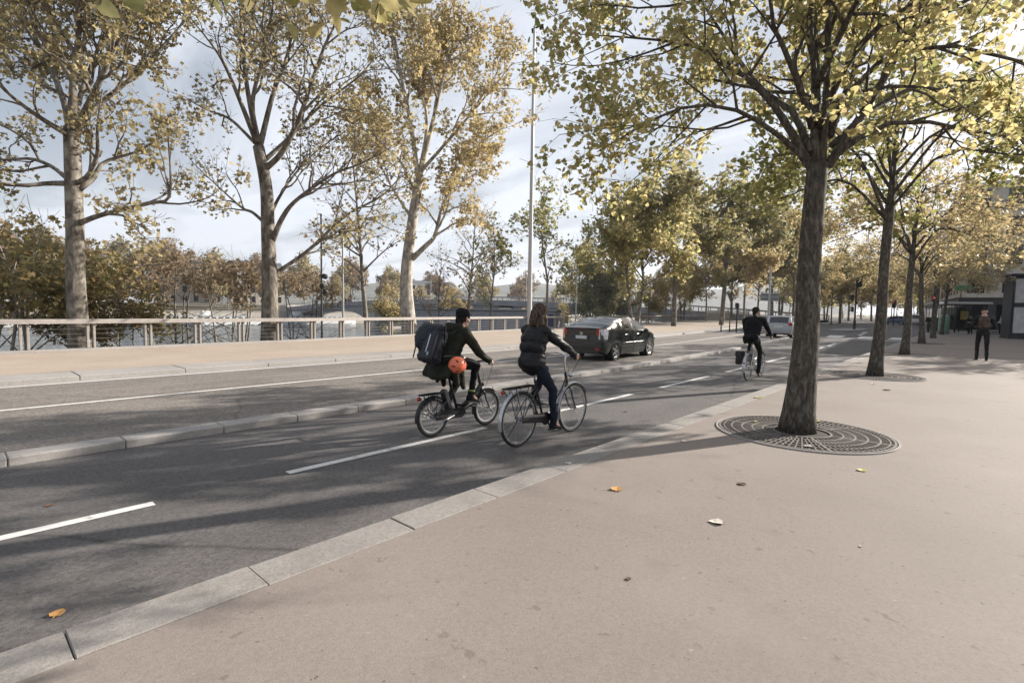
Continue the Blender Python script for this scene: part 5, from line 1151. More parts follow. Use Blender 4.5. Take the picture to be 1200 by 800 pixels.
M['paint_white'] = mat_simple('paint_white', (.62, .63, .64), .3, 0, coat=.6, var=.04)
M['paint_blue'] = mat_simple('paint_blue', (.08, .12, .22), .3, .2, coat=.6, var=.04)
M['plate'] = mat_simple('plate', (.62, .62, .60), .5)
M['plate_blue'] = mat_simple('plate_blue', (.03, .07, .30), .5)
def hatch_tail(o, paint, c):
    x = c['x'][0]
    mb = MB(); mb.box((x - .004, 0, .985), (.018, 1.16, .16), None, .006); mb.build('tail_window', M['car_glass_dark'], o)
    mb = MB(); mb.box((x + .02, 0, 1.09), (.10, 1.30, .035), (0, R(-6), 0), .015); sp = mb.build('spoiler', paint, o, 40)
    mb = MB(); mb.box((x - .032, 0, 1.093), (.012, .22, .022), None, .004); mb.build('brake_light', M['red_lens'], sp)
    for s in (-1, 1):
        mb = MB(); y0, y1 = s * .585, s * .775; pr = [(x - .012, y0), (x - .012, s * .69), (x + .10, y1 + s * .03), (x + .26, s * .842), (x + .26, s * .80), (x + .05, y0)]
        mb.prism(pr, .86, 1.08, 'Z'); tl = mb.build('tail_light', M['red_lens'], o, 30)
        mb = MB(); pr = [(x - .018, y0 + s * .08), (x - .018, s * .70), (x + .10, y1 + s * .036), (x + .27, s * .853), (x + .27, s * .79), (x + .05, y0 + s * .08)]; mb.prism(pr, .73, .86, 'Z'); mb.prism([(x - .016, s * .685), (x + .03, s * .752), (x + .10, y1 + s * .042), (x + .29, s * .858), (x + .29, s * .80), (x + .05, s * .69)], .862, 1.07, 'Z'); mb.build('clear_cover', M['clear_lens'], tl, 30)
        mb = MB(); mb.box((x - .016, s * .62, .40), (.02, .18, .05), None, .008); mb.build('reflector', M['red_lens'], o)
    mb = MB(); mb.box((x - .012, 0, .79), (.012, .60, .135), None, .004); mb.build('plate_recess', M['trim_dark'], o)
    mb = MB(); mb.box((x - .021, 0, .785), (.008, .50, .11), None, .002); p = mb.build('number_plate', M['plate'], o)
    for s in (-1, 1): mb = MB(); mb.box((x - .0265, s * .235, .785), (.004, .04, .105)); mb.build('plate_band', M['plate_blue'], p)
    mb = MB(); mb.lathe([(.045, -.004), (.058, -.004), (.058, .006), (.045, .006), (.045, -.004)], (x - .014, 0, .905), 'X', 20); mb.box((x - .014, 0, .905), (.008, .02, .09)); mb.build('badge', M['chrome'], o)
    mb = MB(); mb.box((x - .006, 0, .50), (.05, 1.52, .16), None, .02); mb.box((x + .0, 0, .30), (.03, 1.30, .12), None, .01); mb.build('bumper', paint, o, 40)
    for s in (-1, 1):
        xf = c['x'][1]; mb = MB(); mb.ell((xf - .24, s * .66, .66), (.22, .13, .075), (0, R(12), s * R(-28))); mb.build('headlight', M['clear_lens'], o, True)
    mb = MB(); mb.cap((.35, 0, 1.485), (.22, 0, 1.62), .006, .003, 6); mb.build('aerial', M['plastic_black'], o, True)
HATCH = dict(x=(-.86, 3.60), wb=2.70, wr=.315, spokes=5, seats=(.55, 1.55), mirror=(2.12, .98), handles=(.72, 1.62), hz=.87, strip=(.45, 2.2, .585), seams=(.42, 1.30, 2.28), rake=.0, hmat=M['chrome'],
    w=[(-.86, .74), (-.78, .815), (-.6, .85), (0, .868), (1.4, .872), (2.6, .868), (3.1, .835), (3.4, .74), (3.60, .50)], zb=[(-.86, .30), (-.5, .22), (0, .19), (2.7, .18), (3.4, .20), (3.6, .28)],
    roof=[(-.86, 1.09), (-.74, 1.135), (-.3, 1.28), (.15, 1.40), (.7, 1.48), (1.15, 1.50), (1.55, 1.47), (1.95, 1.37), (2.85, .985), (3.1, .90), (3.4, .77), (3.60, .56)], belt=[(-.86, .99), (-.3, 1.05), (.5, .985), (1.5, .955), (2.5, .93), (2.9, .88), (3.4, .70), (3.6, .50)],
    tumble=[(-.86, .88), (-.3, .83), (.6, .76), (1.6, .715), (2.2, .74), (2.9, .86), (3.4, .9)], crown=[(-.86, .6), (.5, .8), (1.5, .8), (2.6, .6), (3.0, .4)], side=[(.14, .42), (.50, 1.25), (1.33, 2.30)], screens=[(-.62, .62), (1.72, 2.72)], tail=hatch_tail)
hd_ = R(90 + 2.6)
car((-9.86, 15.36, 0), hd_, 'dark green-black five-door hatchback driving away in the road lane behind the woman cyclist', M['paint_black'], HATCH)
def mpv_tail(o, paint, c):
    x = c['x'][0]
    for s in (-1, 1):
        mb = MB(); mb.prism([(x - .012, s * .60), (x - .012, s * .74), (x + .14, s * .825), (x + .14, s * .76), (x + .03, s * .60)], .86, 1.06, 'Z'); mb.build('tail_light', M['red_lens'], o, 30)
    mb = MB(); mb.box((x - .008, 0, .78), (.012, .54, .13), None, .004); mb.build('number_plate', M['plate'], o)
    mb = MB(); mb.box((x - .012, 0, .46), (.06, 1.56, .22), None, .02); mb.build('bumper', M['grey_metal'], o, 40)
    for s in (-1, 1): mb = MB(); mb.ell((c['x'][1] - .2, s * .64, .68), (.16, .14, .09)); mb.build('headlight', M['clear_lens'], o, True)
MPV = dict(x=(-.72, 3.45), wb=2.60, wr=.31, spokes=6, seats=(.5, 1.5), mirror=(2.05, 1.04), handles=(.75, 1.65), hz=.90, seams=(.42, 1.30, 2.2),
    w=[(-.72, .76), (-.62, .82), (-.4, .85), (1.4, .865), (2.6, .855), (3.0, .82), (3.3, .72), (3.45, .52)], zb=[(-.72, .32), (-.4, .22), (2.7, .2), (3.45, .3)],
    roof=[(-.72, .99), (-.66, 1.03), (-.36, 1.49), (-.2, 1.535), (.6, 1.56), (1.3, 1.54), (1.7, 1.46), (2.55, 1.05), (3.0, .94), (3.3, .82), (3.45, .58)], belt=[(-.72, .92), (-.3, 1.0), (1.5, .985), (2.4, .97), (2.7, .93), (3.2, .76), (3.45, .52)],
    tumble=[(-.72, .88), (-.3, .82), (.6, .78), (1.6, .76), (2.4, .82), (3, .9)], crown=[(-.72, .5), (.5, .8), (3, .5)], side=[(-.22, .40), (.48, 1.26), (1.34, 2.22)], screens=[(-.64, -.36), (1.62, 2.48)], tail=mpv_tail)
vx_, vy_ = at_px(915, 36.0); car((vx_, vy_, 0), R(90 + 7), 'silver estate car with tinted rear window driving away beyond the suited rider', M['paint_silver'], MPV)
cx_, cy_ = at_px(1043, 96); car((cx_ + 2, cy_, 0.01), R(170), 'blue and pale car crossing the junction far off between lime trunks', M['paint_blue'], MPV)
cx_, cy_ = at_px(1071, 92); car((cx_ + .2, cy_, 0.01), R(96), 'white high-roofed car at the far junction right of the third lime trunk', M['paint_white'], dict(MPV, roof=[(a, b + .35) if -.5 < a < 2 else (a, b + .08) for a, b in MPV['roof']]))

# ------------------------------------------------------------------ railing, lamps, grates, signs
M['rail'] = mat_simple('rail', (.33, .30, .275), .7, 0, .14, 6, .15, 40)
M['post'] = mat_simple('post', (.30, .275, .25), .7, 0, .14, 8, .1, 40)
M['wire'] = mat_simple('wire', (.22, .22, .22), .5, .7)
def railing(y0, y1, label, step, both=True):
    p0 = Vector((fence_x(y0), y0, 0.1)); o = empty('railing', p0, 0, label, 'railing'); ys = []; y = y0
    while y < y1: ys.append(y); y += step
    ys.append(y1)
    def pt(y, z, off=0.0): return Vector((fence_x(y) + off - p0.x, y - p0.y, z - p0.z))
    fine = sorted(set([y0 + (y1 - y0) * i / 60 for i in range(61)] + [f[0] for f in FENCE if y0 < f[0] < y1]))
    mb = MB(); rows = [[pt(y, 1.00, -.12), pt(y, 1.13, -.12), pt(y, 1.145, -.10), pt(y, 1.145, .10), pt(y, 1.13, .12), pt(y, 1.00, .12), pt(y, 1.00, -.12)] for y in fine]; mb.grid(rows)
    mb.f += [tuple(range(6)), tuple(7 * (len(rows) - 1) + k for k in range(6))]; mb.mi += [0, 0]; mb.build('top_rail', M['rail'], o, 30)
    mb = MB(); mb.grid([[pt(y, .0, -.17), pt(y, .19, -.16), pt(y, .19, .06), pt(y, .0, .07)] for y in fine]); mb.build('base_kerb', M['concrete'], o)
    mb = MB()
    for z in (.34, .50, .66, .82): mb.tube([pt(y, z, -.04) for y in fine], .008, 4)
    mb.build('wire', M['wire'], o)
    for y in ys:
        mb = MB(); a = math.atan2(-(fence_x(y + .5) - fence_x(y - .5)), 1)
        for d in ((-.085, .085) if both else (0,)): mb.box(pt(y + d, .595, -.05), (.15, .065, .808), (0, 0, a), .008)
        mb.build('post', M['post'], o)
    return o
railing(-9.6, 37.5, 'long pale railing with paired posts and wires along the quay beside the sandy path', 1.62)
railing(47, 125, 'farther stretch of pale railing along the quay behind the suited rider', 2.4, False)
# black handrail going down to the lower quay in the gap
a = Vector((fence_x(39) - .2, 39.2, .1)); o = empty('stair_railing', a, 0, 'black sloping handrail of the steps in the gap of the quay railing', 'railing')
mb = MB()
for off in (0, -1.6):
    q = [Vector((off, y, 1.0 - (max(0, y - 1.0)) * .10)) for y in (0, 1, 3, 5, 7)]; mb.tube(q, .03, 6); mb.tube([p - Vector((0, 0, .45)) for p in q], .018, 5)
mb.build('handrail', M['black_metal'], o)
for off in (0, -1.6):
    for y in (0, 1.75, 3.5, 5.25, 7): mb = MB(); mb.tube([(off, y, -.6 * (y > 3) - .05), (off, y, 1.0 - max(0, y - 1) * .10)], .025, 6); mb.build('post', M['black_metal'], o)
# low black hoop rails beside it
for i in range(4):
    b = Vector((fence_x(40.5 + i * 1.7) + .3, 40.3 + i * 1.7, .1)); o = empty('hoop_barrier', b, R(90), 'black hoop barrier standing in the gap of the quay railing', 'barrier', 'hoop barriers in the railing gap')
    mb = MB(); mb.tube(catmull([(-.6, 0, 0), (-.6, 0, .75), (-.45, 0, .95), (.45, 0, .95), (.6, 0, .75), (.6, 0, 0)], 20), .028, 8); mb.build('hoop', M['black_metal'], o, True); mb = MB(); mb.tube([(-.6, 0, .5), (.6, 0, .5)], .02, 6); mb.build('cross_bar', M['black_metal'], o)

# tree grates
def grate(x, y, label):
    o = empty('tree_grate', (x, y, .139), 0, label, 'tree grate', 'round iron grates at the lime trees'); 
    mb = MB(); mb.lathe([(1.10, -.004), (1.10, .012), (1.075, .012), (1.07, -.001)], (0, 0, 0), 'Z', 72); mb.build('frame_ring', M['concrete'], o, 40)
    mb = MB(); mb.lathe([(1.072, 0), (.0, 0.0)], (0, 0, .001), 'Z', 48); mb.build('soil', M['pit'], o)
    mb = MB()
    for r0, r1 in ((.335, .365), (.475, .497), (.610, .632), (.745, .767), (.88, .902), (.985, 1.0), (1.035, 1.062)): mb.lathe([(r0, .002), (r0, .014), (r1, .014), (r1, .002)], (0, 0, 0), 'Z', 72)
    for k in range(84):
        a = 2 * math.pi * k / 84; d = Vector((math.cos(a), math.sin(a), 0)); t = Vector((-d.y, d.x, 0)); w = .0085 if k % 14 else .02; r0 = .36 if k % 2 == 0 else .49
        vs = [d * r + t * s * (w if r > .6 else w * .8) + Vector((0, 0, z)) for z in (.003, .0125) for r, s in ((r0, -1), (r0, 1), (1.04, 1), (1.04, -1))]
        mb.add(vs, [(4, 5, 6, 7), (0, 1, 5, 4), (1, 2, 6, 5), (2, 3, 7, 6), (3, 0, 4, 7)])
    mb.build('grille', M['grate_iron'], o, 30)
    return o
M['pit'] = mat_ground('pit', [(.030, .025, .02), (.055, .045, .035)], fine=(40, .4), blotch=(3, .5), bump=.6, bscale=40)
M['grate_iron'] = mat_simple('grate_iron', (.165, .145, .13), .75, .2, .25, 6, .2, 60)
GRL = ['large round iron grate around the nearest lime tree', 'round iron grate around the second lime tree', 'round grate around the third lime tree, seen very flat', 'round grate around the fourth lime tree, thin sliver in the distance']
g0 = grate(-1.585, 7.47, GRL[0]); g0.scale = (.945, .945, 1)
for (x, y), lb in zip(((-1.75, 15.85), (-1.9, 25.3), (-2.0, 36.6)), GRL[1:]): c = move(copy_tree(g0), (x, y, .139), .3, (.945, .945, 1)); c['label'] = lb

# posts and lamps
def post_base(px, depth): x, y = at_px(px, depth); return x, y
def mast(px, depth, h, r0, r1, label, name, cat, z=None, mat=None, group=None):
    x, y = at_px(px, depth); z = zland(x, y) if z is None else z; o = empty(name, (x, y, z), 0, label, cat, group)
    mb = MB(); mb.tube([(0, 0, 0), (0, 0, .5), (0, 0, h * .5), (0, 0, h)], [r0 * 1.25, r0, (r0 + r1) / 2, r1], 14); mb.cyl((0, 0, -.05), (0, 0, .05), r0 * 2.0, 14); mb.build('pole', mat or M['grey_metal'], o, 50); return o
M['mast_white'] = mat_simple('mast_white', (.47, .46, .45), .5, .1)
h_ = P(627, 42, 40).z - zland(*at_px(620.5, 40)) - .4; o = mast(620.5, 40, h_ + .4, .20, .085, 'very tall pale mast with small dark floodlights at its top, rising behind the railing', 'light_mast', 'lamp post', mat=M['mast_white'])
mb = MB(); mb.box((.25, .15, h_ + .35), (.9, .10, .10)); mb.build('bracket', M['dark_metal'], o)
for s in (-.15, .6): mb = MB(); mb.box((s, .15, h_ + .2), (.35, .28, .34), (R(25), 0, .4), .04); mb.build('floodlight', M['plastic_black'], o, 30)
def disc_lamp(px, depth, h, label):
    o = mast(px, depth, h, .055, .04, label, 'street_lamp', 'lamp post', group='small street lamps on the quay'); mb = MB(); mb.lathe([(.02, .10), (.16, .10), (.20, .04), (.20, -.04), (.14, -.16), (.05, -.18), (.01, -.18)], (0, 0, h), 'Z', 20); mb.build('lamp_head', M['dark_metal'], o, 40); return o
disc_lamp(402, 25.2, 128 / FPX * 25.2 + .02, 'slim grey street lamp with a small dark round head right of the middle plane tree')
o = mast(377, 25.0, 6.2, .05, .04, 'thin dark post with small boxes half way up, left of the round-headed lamp', 'signal_post', 'post', mat=M['dark_metal'])
for z, d in ((3.2, .12), (2.75, -.1), (2.45, .16)): mb = MB(); mb.box((d + .1, .05, z), (.26, .2, .24), (0, .3, .3), .05); mb.build('signal_box', M['plastic_black'], o, 30)
def flat_lamp(px, depth, h, label):
    o = mast(px, depth, h, .06, .045, label, 'street_lamp', 'lamp post', group='small street lamps on the quay'); mb = MB(); mb.box((-.25, -.22, h), (.85, .85, .09), (0, 0, .7), .03); mb.build('lamp_head', M['grey_metal'], o, 30); return o
flat_lamp(675, 44, 5.2, 'grey street lamp with a flat square head left of the dark evergreens'); flat_lamp(701, 62, 4.6, 'smaller grey lamp with a flat head in front of the evergreens, farther off')
o = mast(901, 62, 7.2, .16, .10, 'pale pole carrying the grey back of a wide road sign behind the suited rider', 'road_sign', 'sign', z=.1, mat=M['mast_white'])
mb = MB(); mb.box((0, .16, 3.55), (2.1, .06, .95), (0, 0, .55), .02); mb.build('sign_panel', M['grey_metal'], o); mb = MB(); [mb.box((0, .10, z), (1.9, .05, .06), (0, 0, .55)) for z in (3.3, 3.8)]; mb.build('sign_rail', M['dark_metal'], o)
def signal_head(o, c, s=1.0, n=3, yaw=0.0, lit=None):
    mt = Matrix.Rotation(yaw, 3, 'Z'); c = Vector(c); mb = MB(); mb.box(c, (.30 * s, .24 * s, .30 * s * n), mt, .04); h = mb.build('signal_head', M['plastic_black'], o, 30)
    for k in range(n):
        z = (k - (n - 1) / 2) * .29 * s; p = c + mt @ Vector((0, -.13 * s, z)); mb = MB(); mb.lathe([(.115 * s, 0), (.125 * s, -.16 * s)], (0, 0, 0), 'Y', 14, a0=R(-20), a1=R(200)); mb.v = [tuple(mt @ Vector(v) + p) for v in mb.v]; mb.build('visor', M['plastic_black'], h)
        mb = MB(); mb.lathe([(.004, -.012), (.10 * s, -.004)], (0, 0, 0), 'Y', 14); mb.v = [tuple(mt @ Vector(v) + p) for v in mb.v]; mb.build('lens', (M['red_lit'] if lit == k else M['trim_dark']), h)
M['red_lit'] = mat_emit('red_lit', (.6, .08, .06), 0.35)
x, y = at_px(1002.5, 54.5); o = empty('traffic_light', (x, y, .14), 0, 'black traffic light pole with three signal boxes standing on the kerbed island', 'traffic light')
mb = MB(); mb.tube([(0, 0, 0), (0, 0, .9), (0, 0, .95), (0, 0, 5.4)], [.13, .13, .09, .075], 14); mb.build('pole', M['black_metal'], o, 40)
signal_head(o, (.22, .1, 5.0), 1.15, 3, .6); signal_head(o, (-.32, 0, 3.35), 1.05, 2, -1.2); signal_head(o, (-.26, 0, 2.1), .9, 2, -1.2)
x, y = at_px(1094.5, 37.6); o = empty('pedestrian_signal', (x, y, .135), 0, 'dark pedestrian signal post with a small red light on the pavement by the crossing', 'traffic light')
mb = MB(); mb.tube([(0, 0, 0), (0, 0, 1.0), (0, 0, 1.05), (0, 0, 3.7)], [.125, .125, .09, .07], 14); mb.build('pole', M['black_metal'], o, 40); signal_head(o, (0.05, -.12, 2.75), .8, 2, -.4, 1)
x, y = at_px(1048, 76); o = empty('traffic_light', (x, y, .1), 0, 'thin far traffic light with its red lamp lit left of the third lime trunk', 'traffic light')
mb = MB(); mb.tube([(0, 0, 0), (0, 0, 3.6)], .07, 10); mb.build('pole', M['dark_metal'], o, 40); signal_head(o, (0, -.12, 3.2), 1.2, 3, -.5, 2)
x, y = at_px(864, 41); o = empty('signal_post', (x, y, .1), 0, 'short dark post with a small box on top beside the far kerb', 'post')
mb = MB(); mb.tube([(0, 0, 0), (0, 0, 2.1)], .06, 10); mb.build('pole', M['dark_metal'], o, 40); mb = MB(); mb.box((0, 0, 2.15), (.3, .25, .45), None, .05); mb.build('signal_box', M['plastic_black'], o, 30)
for px in (856, 846): x, y = at_px(px, 42); o = empty('bollard', (x, y, .1), 0, 'thin dark bollard at the far kerb left of the suited rider', 'bollard', 'bollards at the far kerb'); mb = MB(); mb.tube([(0, 0, 0), (0, 0, .95), (0, 0, 1.0)], [.05, .05, .02], 10); mb.ell((0, 0, 1.03), (.06, .06, .06)); mb.build('shaft', M['dark_metal'], o, True)
for k in range(7): 
    x, y = bend(-13.2, 70 + 3 * k) - 1.5, 70 + 3 * k; o = empty('bollard', (x, y, .1), 0, 'pale bollard on the far pavement left of the traffic light island', 'bollard', 'pale bollards beyond the junction'); mb = MB(); mb.tube([(0, 0, 0), (0, 0, 1.0), (0, 0, 1.06)], [.09, .08, .03], 10); mb.build('shaft', M['mast_white'], o, True)

# right side: bin, shelter, kiosk, scooter, people
x, y = at_px(1107.5, 44.5); o = empty('recycling_bin', (x, y, .135), .5, 'pale green recycling bin standing beside the shelter', 'bin')
M['bin_green'] = mat_simple('bin_green', (.22, .36, .29), .5)
mb = MB(); mb.lathe([(.36, 0), (.40, .1), (.41, 1.2), (.39, 1.45), (.28, 1.62), (.08, 1.70), (.005, 1.70)], (0, 0, 0), 'Z', 20); mb.build('bin_body', M['bin_green'], o, 40); mb = MB(); mb.box((-.3, -.3, 1.3), (.2, .2, .14), (0, 0, .8), .03); mb.build('opening', M['plastic_black'], o)
x, y = at_px(1131, 46.5); o = empty('bus_shelter', (x, y, .135), R(12), 'dark glazed bus shelter with a pale roof edge under the yellow leaves', 'bus shelter'); SH = o
mb = MB(); mb.box((0, 0, 2.72), (3.4, 1.7, .20), None, .04); mb.build('roof', M['paint_white'], o); mb = MB(); mb.box((0, 0, 2.58), (3.2, 1.5, .06)); mb.build('ceiling_panel', M['dark_metal'], o)
for px_ in (-1.55, -.5, .55, 1.55): mb = MB(); mb.box((px_, .65, 1.29), (.09, .09, 2.54)); mb.build('post', M['black_metal'], o)
M['shelter_glass'] = mat_glass('shelter_glass', (.015, .02, .022), .03, .55)
for px_ in (-1.025, .025, 1.05): mb = MB(); mb.box((px_, .65, 1.35), (.94, .015, 2.0)); mb.build('pane', M['shelter_glass'], o)
mb = MB(); mb.box((-1.55, 0, 1.3), (.12, 1.2, 1.9), None, .02); mb.build('poster_case', M['black_metal'], o); mb = MB(); mb.box((.2, .3, .48), (2.0, .36, .05), None, .01); [mb.box((q, .3, .24), (.06, .3, .46)) for q in (-.6, 1.0)]; mb.build('bench', M['dark_metal'], o)
mb = MB(); mb.box((.12, .63, 1.65), (.55, .02, .8)); mb.build('timetable', mat_simple('timetable', (.55, .42, .14), .6), o)
x, y = at_px(1125, 50); o = empty('shop_sign', (x, y, .13), R(15), 'small green sign on a post showing through the leaves above the shelter', 'sign')
mb = MB(); mb.tube([(0, 0, 0), (0, 0, 4.6)], .05, 10); mb.build('pole', M['dark_metal'], o); mb = MB(); mb.box((.1, -.08, 4.3), (1.3, .12, .55), None, .03); mb.build('sign_panel', mat_simple('sign_green', (.03, .25, .13), .5), o)
x, y = at_px(1196, 36.5); o = empty('news_kiosk', (x + .45, y, .135), R(14), 'dark blue kiosk with two tall white poster panels at the right picture edge', 'kiosk')
M['kiosk_blue'] = mat_simple('kiosk_blue', (.012, .018, .030), .45)
mb = MB(); mb.box((0.1, .9, 2.25), (2.1, 1.8, 4.5), None, .05); mb.box((0.1, .9, 4.56), (2.4, 2.1, .14), None, .04); mb.box((.1, .9, .06), (2.2, 1.9, .12)); mb.build('cabin', M['kiosk_blue'], o)
M['poster'] = mat_simple('poster', (.52, .52, .53), .5, var=.2, scale=2.5)
for zc, hh in ((3.42, 1.75), (1.35, 1.9)):
    mb = MB(); mb.box((-.50, -.03, zc), (.66, .05, hh), None, .01); pn = mb.build('poster_panel', M['poster'], o); mb = MB(); [mb.box((-.50, -.06, zc + s * hh / 2), (.74, .06, .06)) for s in (-1, 1)]; [mb.box((-.50 + s * .36, -.06, zc), (.05, .06, hh)) for s in (-1, 1)]; mb.build('frame', M['kiosk_blue'], pn)
mb = MB(); mb.box((.55, -.02, 1.45), (.95, .03, 1.3)); mb.build('window', M['car_glass_dark'], o); mb = MB(); [mb.box((.55, -.05, z), (.95, .03, .04)) for z in (.9, 1.3, 1.7, 2.1)]; mb.build('slat', M['grey_metal'], o)
x, y = at_px(1169.5, 42); o = empty('kick_scooter', (x, y, .135), R(200), 'parked dark electric kick scooter on the pavement right of the walker', 'scooter')
mb = MB(); mb.box((.05, 0, .16), (.75, .16, .05), None, .02); mb.build('deck', M['plastic_black'], o); mb = MB(); mb.tube([(.50, 0, .12), (.46, 0, .5), (.40, 0, 1.15)], .028, 8); mb.tube([(.40, -.26, 1.15), (.40, .26, 1.15)], .016, 8); mb.build('steering_column', M['grey_metal'], o, 40)
for wx in (-.42, .52): mb = MB(); mb.lathe([(.115 + .03 * math.cos(a), .028 * math.sin(a)) for a in [2 * math.pi * k / 8 for k in range(9)]], (wx, 0, .145), 'Y', 20); mb.lathe([(.004, -.02), (.10, -.02)], (wx, 0, .145), 'Y', 16); mb.lathe([(.004, .02), (.10, .02)], (wx, 0, .145), 'Y', 16); mb.build('wheel', M['rubber'], o, 40)
x, y = at_px(1175.5, 45); walker('person', (x, y, .135), R(200), 'distant person in a white jacket and dark trousers in front of the dark building', 1.72, mat_simple('white_jacket', (.55, .55, .54), .8), stride=.16, cap=False)
x, y = at_px(1139, 44.3); walker('person', (x, y, .135), R(250), 'distant person in dark clothes standing by the shelter', 1.7, None, stride=.04, cap=False)
x, y = at_px(923.5, 64); walker('person', (x, y, 0.01), R(95), 'tiny person in dark clothes seen over the silver car roof', 1.8, None, stride=.1, cap=False)
# parked motor scooters near the signal post
def moto(x, y, rz, label):
    o = empty('motor_scooter', (x, y, .135), rz, label, 'scooter', 'motor scooters parked by the crossing')
    mb = MB(); mb.cap((-.45, 0, .62), (.05, 0, .55), .17, .13); mb.cap((.0, 0, .35), (.42, 0, .33), .12, .10); mb.cap((.45, 0, .40), (.60, 0, .95), .14, .12); mb.cap((-.35, 0, .45), (-.75, 0, .60), .15, .10); link('body', remesh(mb, .02, 3), o, M['trim_dark'])
    mb = MB(); mb.box((-.25, 0, .80), (.75, .28, .10), None, .04); mb.build('saddle', M['plastic_black'], o, 40); mb = MB(); mb.box((.66, 0, 1.18), (.03, .42, .5), (0, -.35, 0), .01); mb.build('windscreen', M['car_glass'], o); mb = MB(); mb.tube([(.52, -.33, 1.02), (.60, 0, .98), (.52, .33, 1.02)], .018, 8); mb.build('handlebar', M['dark_metal'], o, True)
    for s in (-1, 1): mb = MB(); mb.tube([(.55, s * .25, 1.02), (.50, s * .34, 1.2)], .008, 5); mb.ell((.5, s * .35, 1.24), (.02, .06, .045)); mb.build('mirror', M['plastic_black'], o)
    for wx in (-.62, .72): mb = MB(); mb.lathe([(.20 + .06 * math.cos(a), .06 * math.sin(a)) for a in [2 * math.pi * k / 10 for k in range(11)]], (wx, 0, .26), 'Y', 24); mb.lathe([(.004, .03), (.15, .03)], (wx, 0, .26), 'Y', 16); mb.lathe([(.004, -.03), (.15, -.03)], (wx, 0, .26), 'Y', 16); mb.build('wheel', M['rubber'], o, 40)
    return o
x, y = at_px(1098, 46); m1 = moto(x, y, R(75), 'black motor scooter parked just right of the pedestrian signal post'); x, y = at_px(1089.5, 48); c = move(copy_tree(m1), (x, y, .135), R(95)); c['label'] = 'black motor scooter parked left of the pedestrian signal post, farther back'

# fallen leaves on the pavement and lane, each a curled sheet with real thickness
def fallen(x, y, z, s, rz, mat, label, curl=.35):
    mb = MB(); tv = [(0, 0), (-.3, -.04), (-.48, .25), (-.33, .66), (0, 1.0), (.33, .66), (.48, .25), (.3, -.04)]; top = []
    for a, b in tv: top.append(Vector((a * s, (b - .5) * s, curl * s * (a * a * 1.6 + .25 * (b - .4) ** 2) + .004)))
    c = Vector((0, 0, .004)); vs = [c] + top + [c - Vector((0, 0, .002))] + [p - Vector((0, 0, .002)) for p in top]
    mb.add(vs, [(0, i, i % 8 + 1) for i in range(1, 9)] + [(9, 9 + i % 8 + 1, 9 + i) for i in range(1, 9)] + [(i, 9 + i, 9 + i % 8 + 1, i % 8 + 1) for i in range(1, 9)])
    mb.tube([top[0] + Vector((0, .02 * s, 0)), Vector((.05 * s, -.85 * s, .01))], .0016, 4)
    o = mb.build('fallen_leaf', mat); o.location = (x, y, z + .001); o.rotation_euler = (0, 0, rz); tag(o, label, 'leaf', 'fallen leaves on the ground'); return o
dl = lambda n, c: mat_simple(n, c, .6, var=.25, scale=40)
M['dead_orange'] = dl('dead_orange', (.48, .25, .08)); M['dead_brown'] = dl('dead_brown', (.14, .07, .045)); M['dead_pale'] = dl('dead_pale', (.62, .56, .48)); M['dead_yellow'] = dl('dead_yellow', (.50, .40, .12))
for (px, py, z, s, r_, mt, lb) in ((69, 718, 0, .075, 1.0, 'dead_orange', 'curled orange leaf lying on the bike lane near the kerb in the lower left corner'), (723, 573, .135, .11, .4, 'dead_orange', 'orange-brown leaf on the pavement below the riders, left of the other leaves'),
    (838, 612, .135, .10, 2.0, 'dead_pale', 'whitish curled leaf on the pavement, brightest of the fallen leaves'), (868, 567, .135, .07, 1.2, 'dead_brown', 'small dark brown leaf on the pavement in front of the nearest grate'),
    (1010, 551, .135, .09, .2, 'dead_yellow', 'small tan leaf on the pavement right below the nearest grate'), (1038, 457, .135, .13, .9, 'dead_brown', 'dark red-brown leaf on the pavement in front of the second grate'), (1022, 450, .135, .10, 2.4, 'dead_pale', 'pale leaf beside the second grate edge'),
    (888, 466, .135, .15, .6, 'dead_yellow', 'yellow-green leaf on the kerb left of the nearest lime trunk'), (946, 523, .153, .09, 1.7, 'dead_pale', 'whitish leaf lying on the front rim of the nearest grate'), (886, 494, .153, .06, .3, 'dead_yellow', 'yellow leaf on the left part of the nearest grate'),
    (959, 494, .153, .07, 2.3, 'dead_yellow', 'yellowish leaf on the grate right behind the nearest trunk'), (665, 543, .135, .07, 1.5, 'dead_pale', 'tiny pale leaf at the kerb below the front wheel of the city bicycle'), (802, 517, .135, .07, .5, 'dead_pale', 'tiny pale leaf left of the nearest grate'), (733, 482, 0, .07, .5, 'dead_brown', 'small brown leaf on the bike lane right of the city bicycle'),
    (60, 592, 0, .06, .4, 'dead_brown', 'small dark leaf on the bike lane by the leftmost dash'), (736, 678, .135, .03, .9, 'dead_brown', 'tiny dark leaf scrap in the empty pavement middle'), (1008, 640, .135, .02, .9, 'dead_pale', 'tiny pale scrap in the empty pavement on the right')):
    p = G(px, py, z); fallen(p.x, p.y, z, s, r_, M[mt], lb)

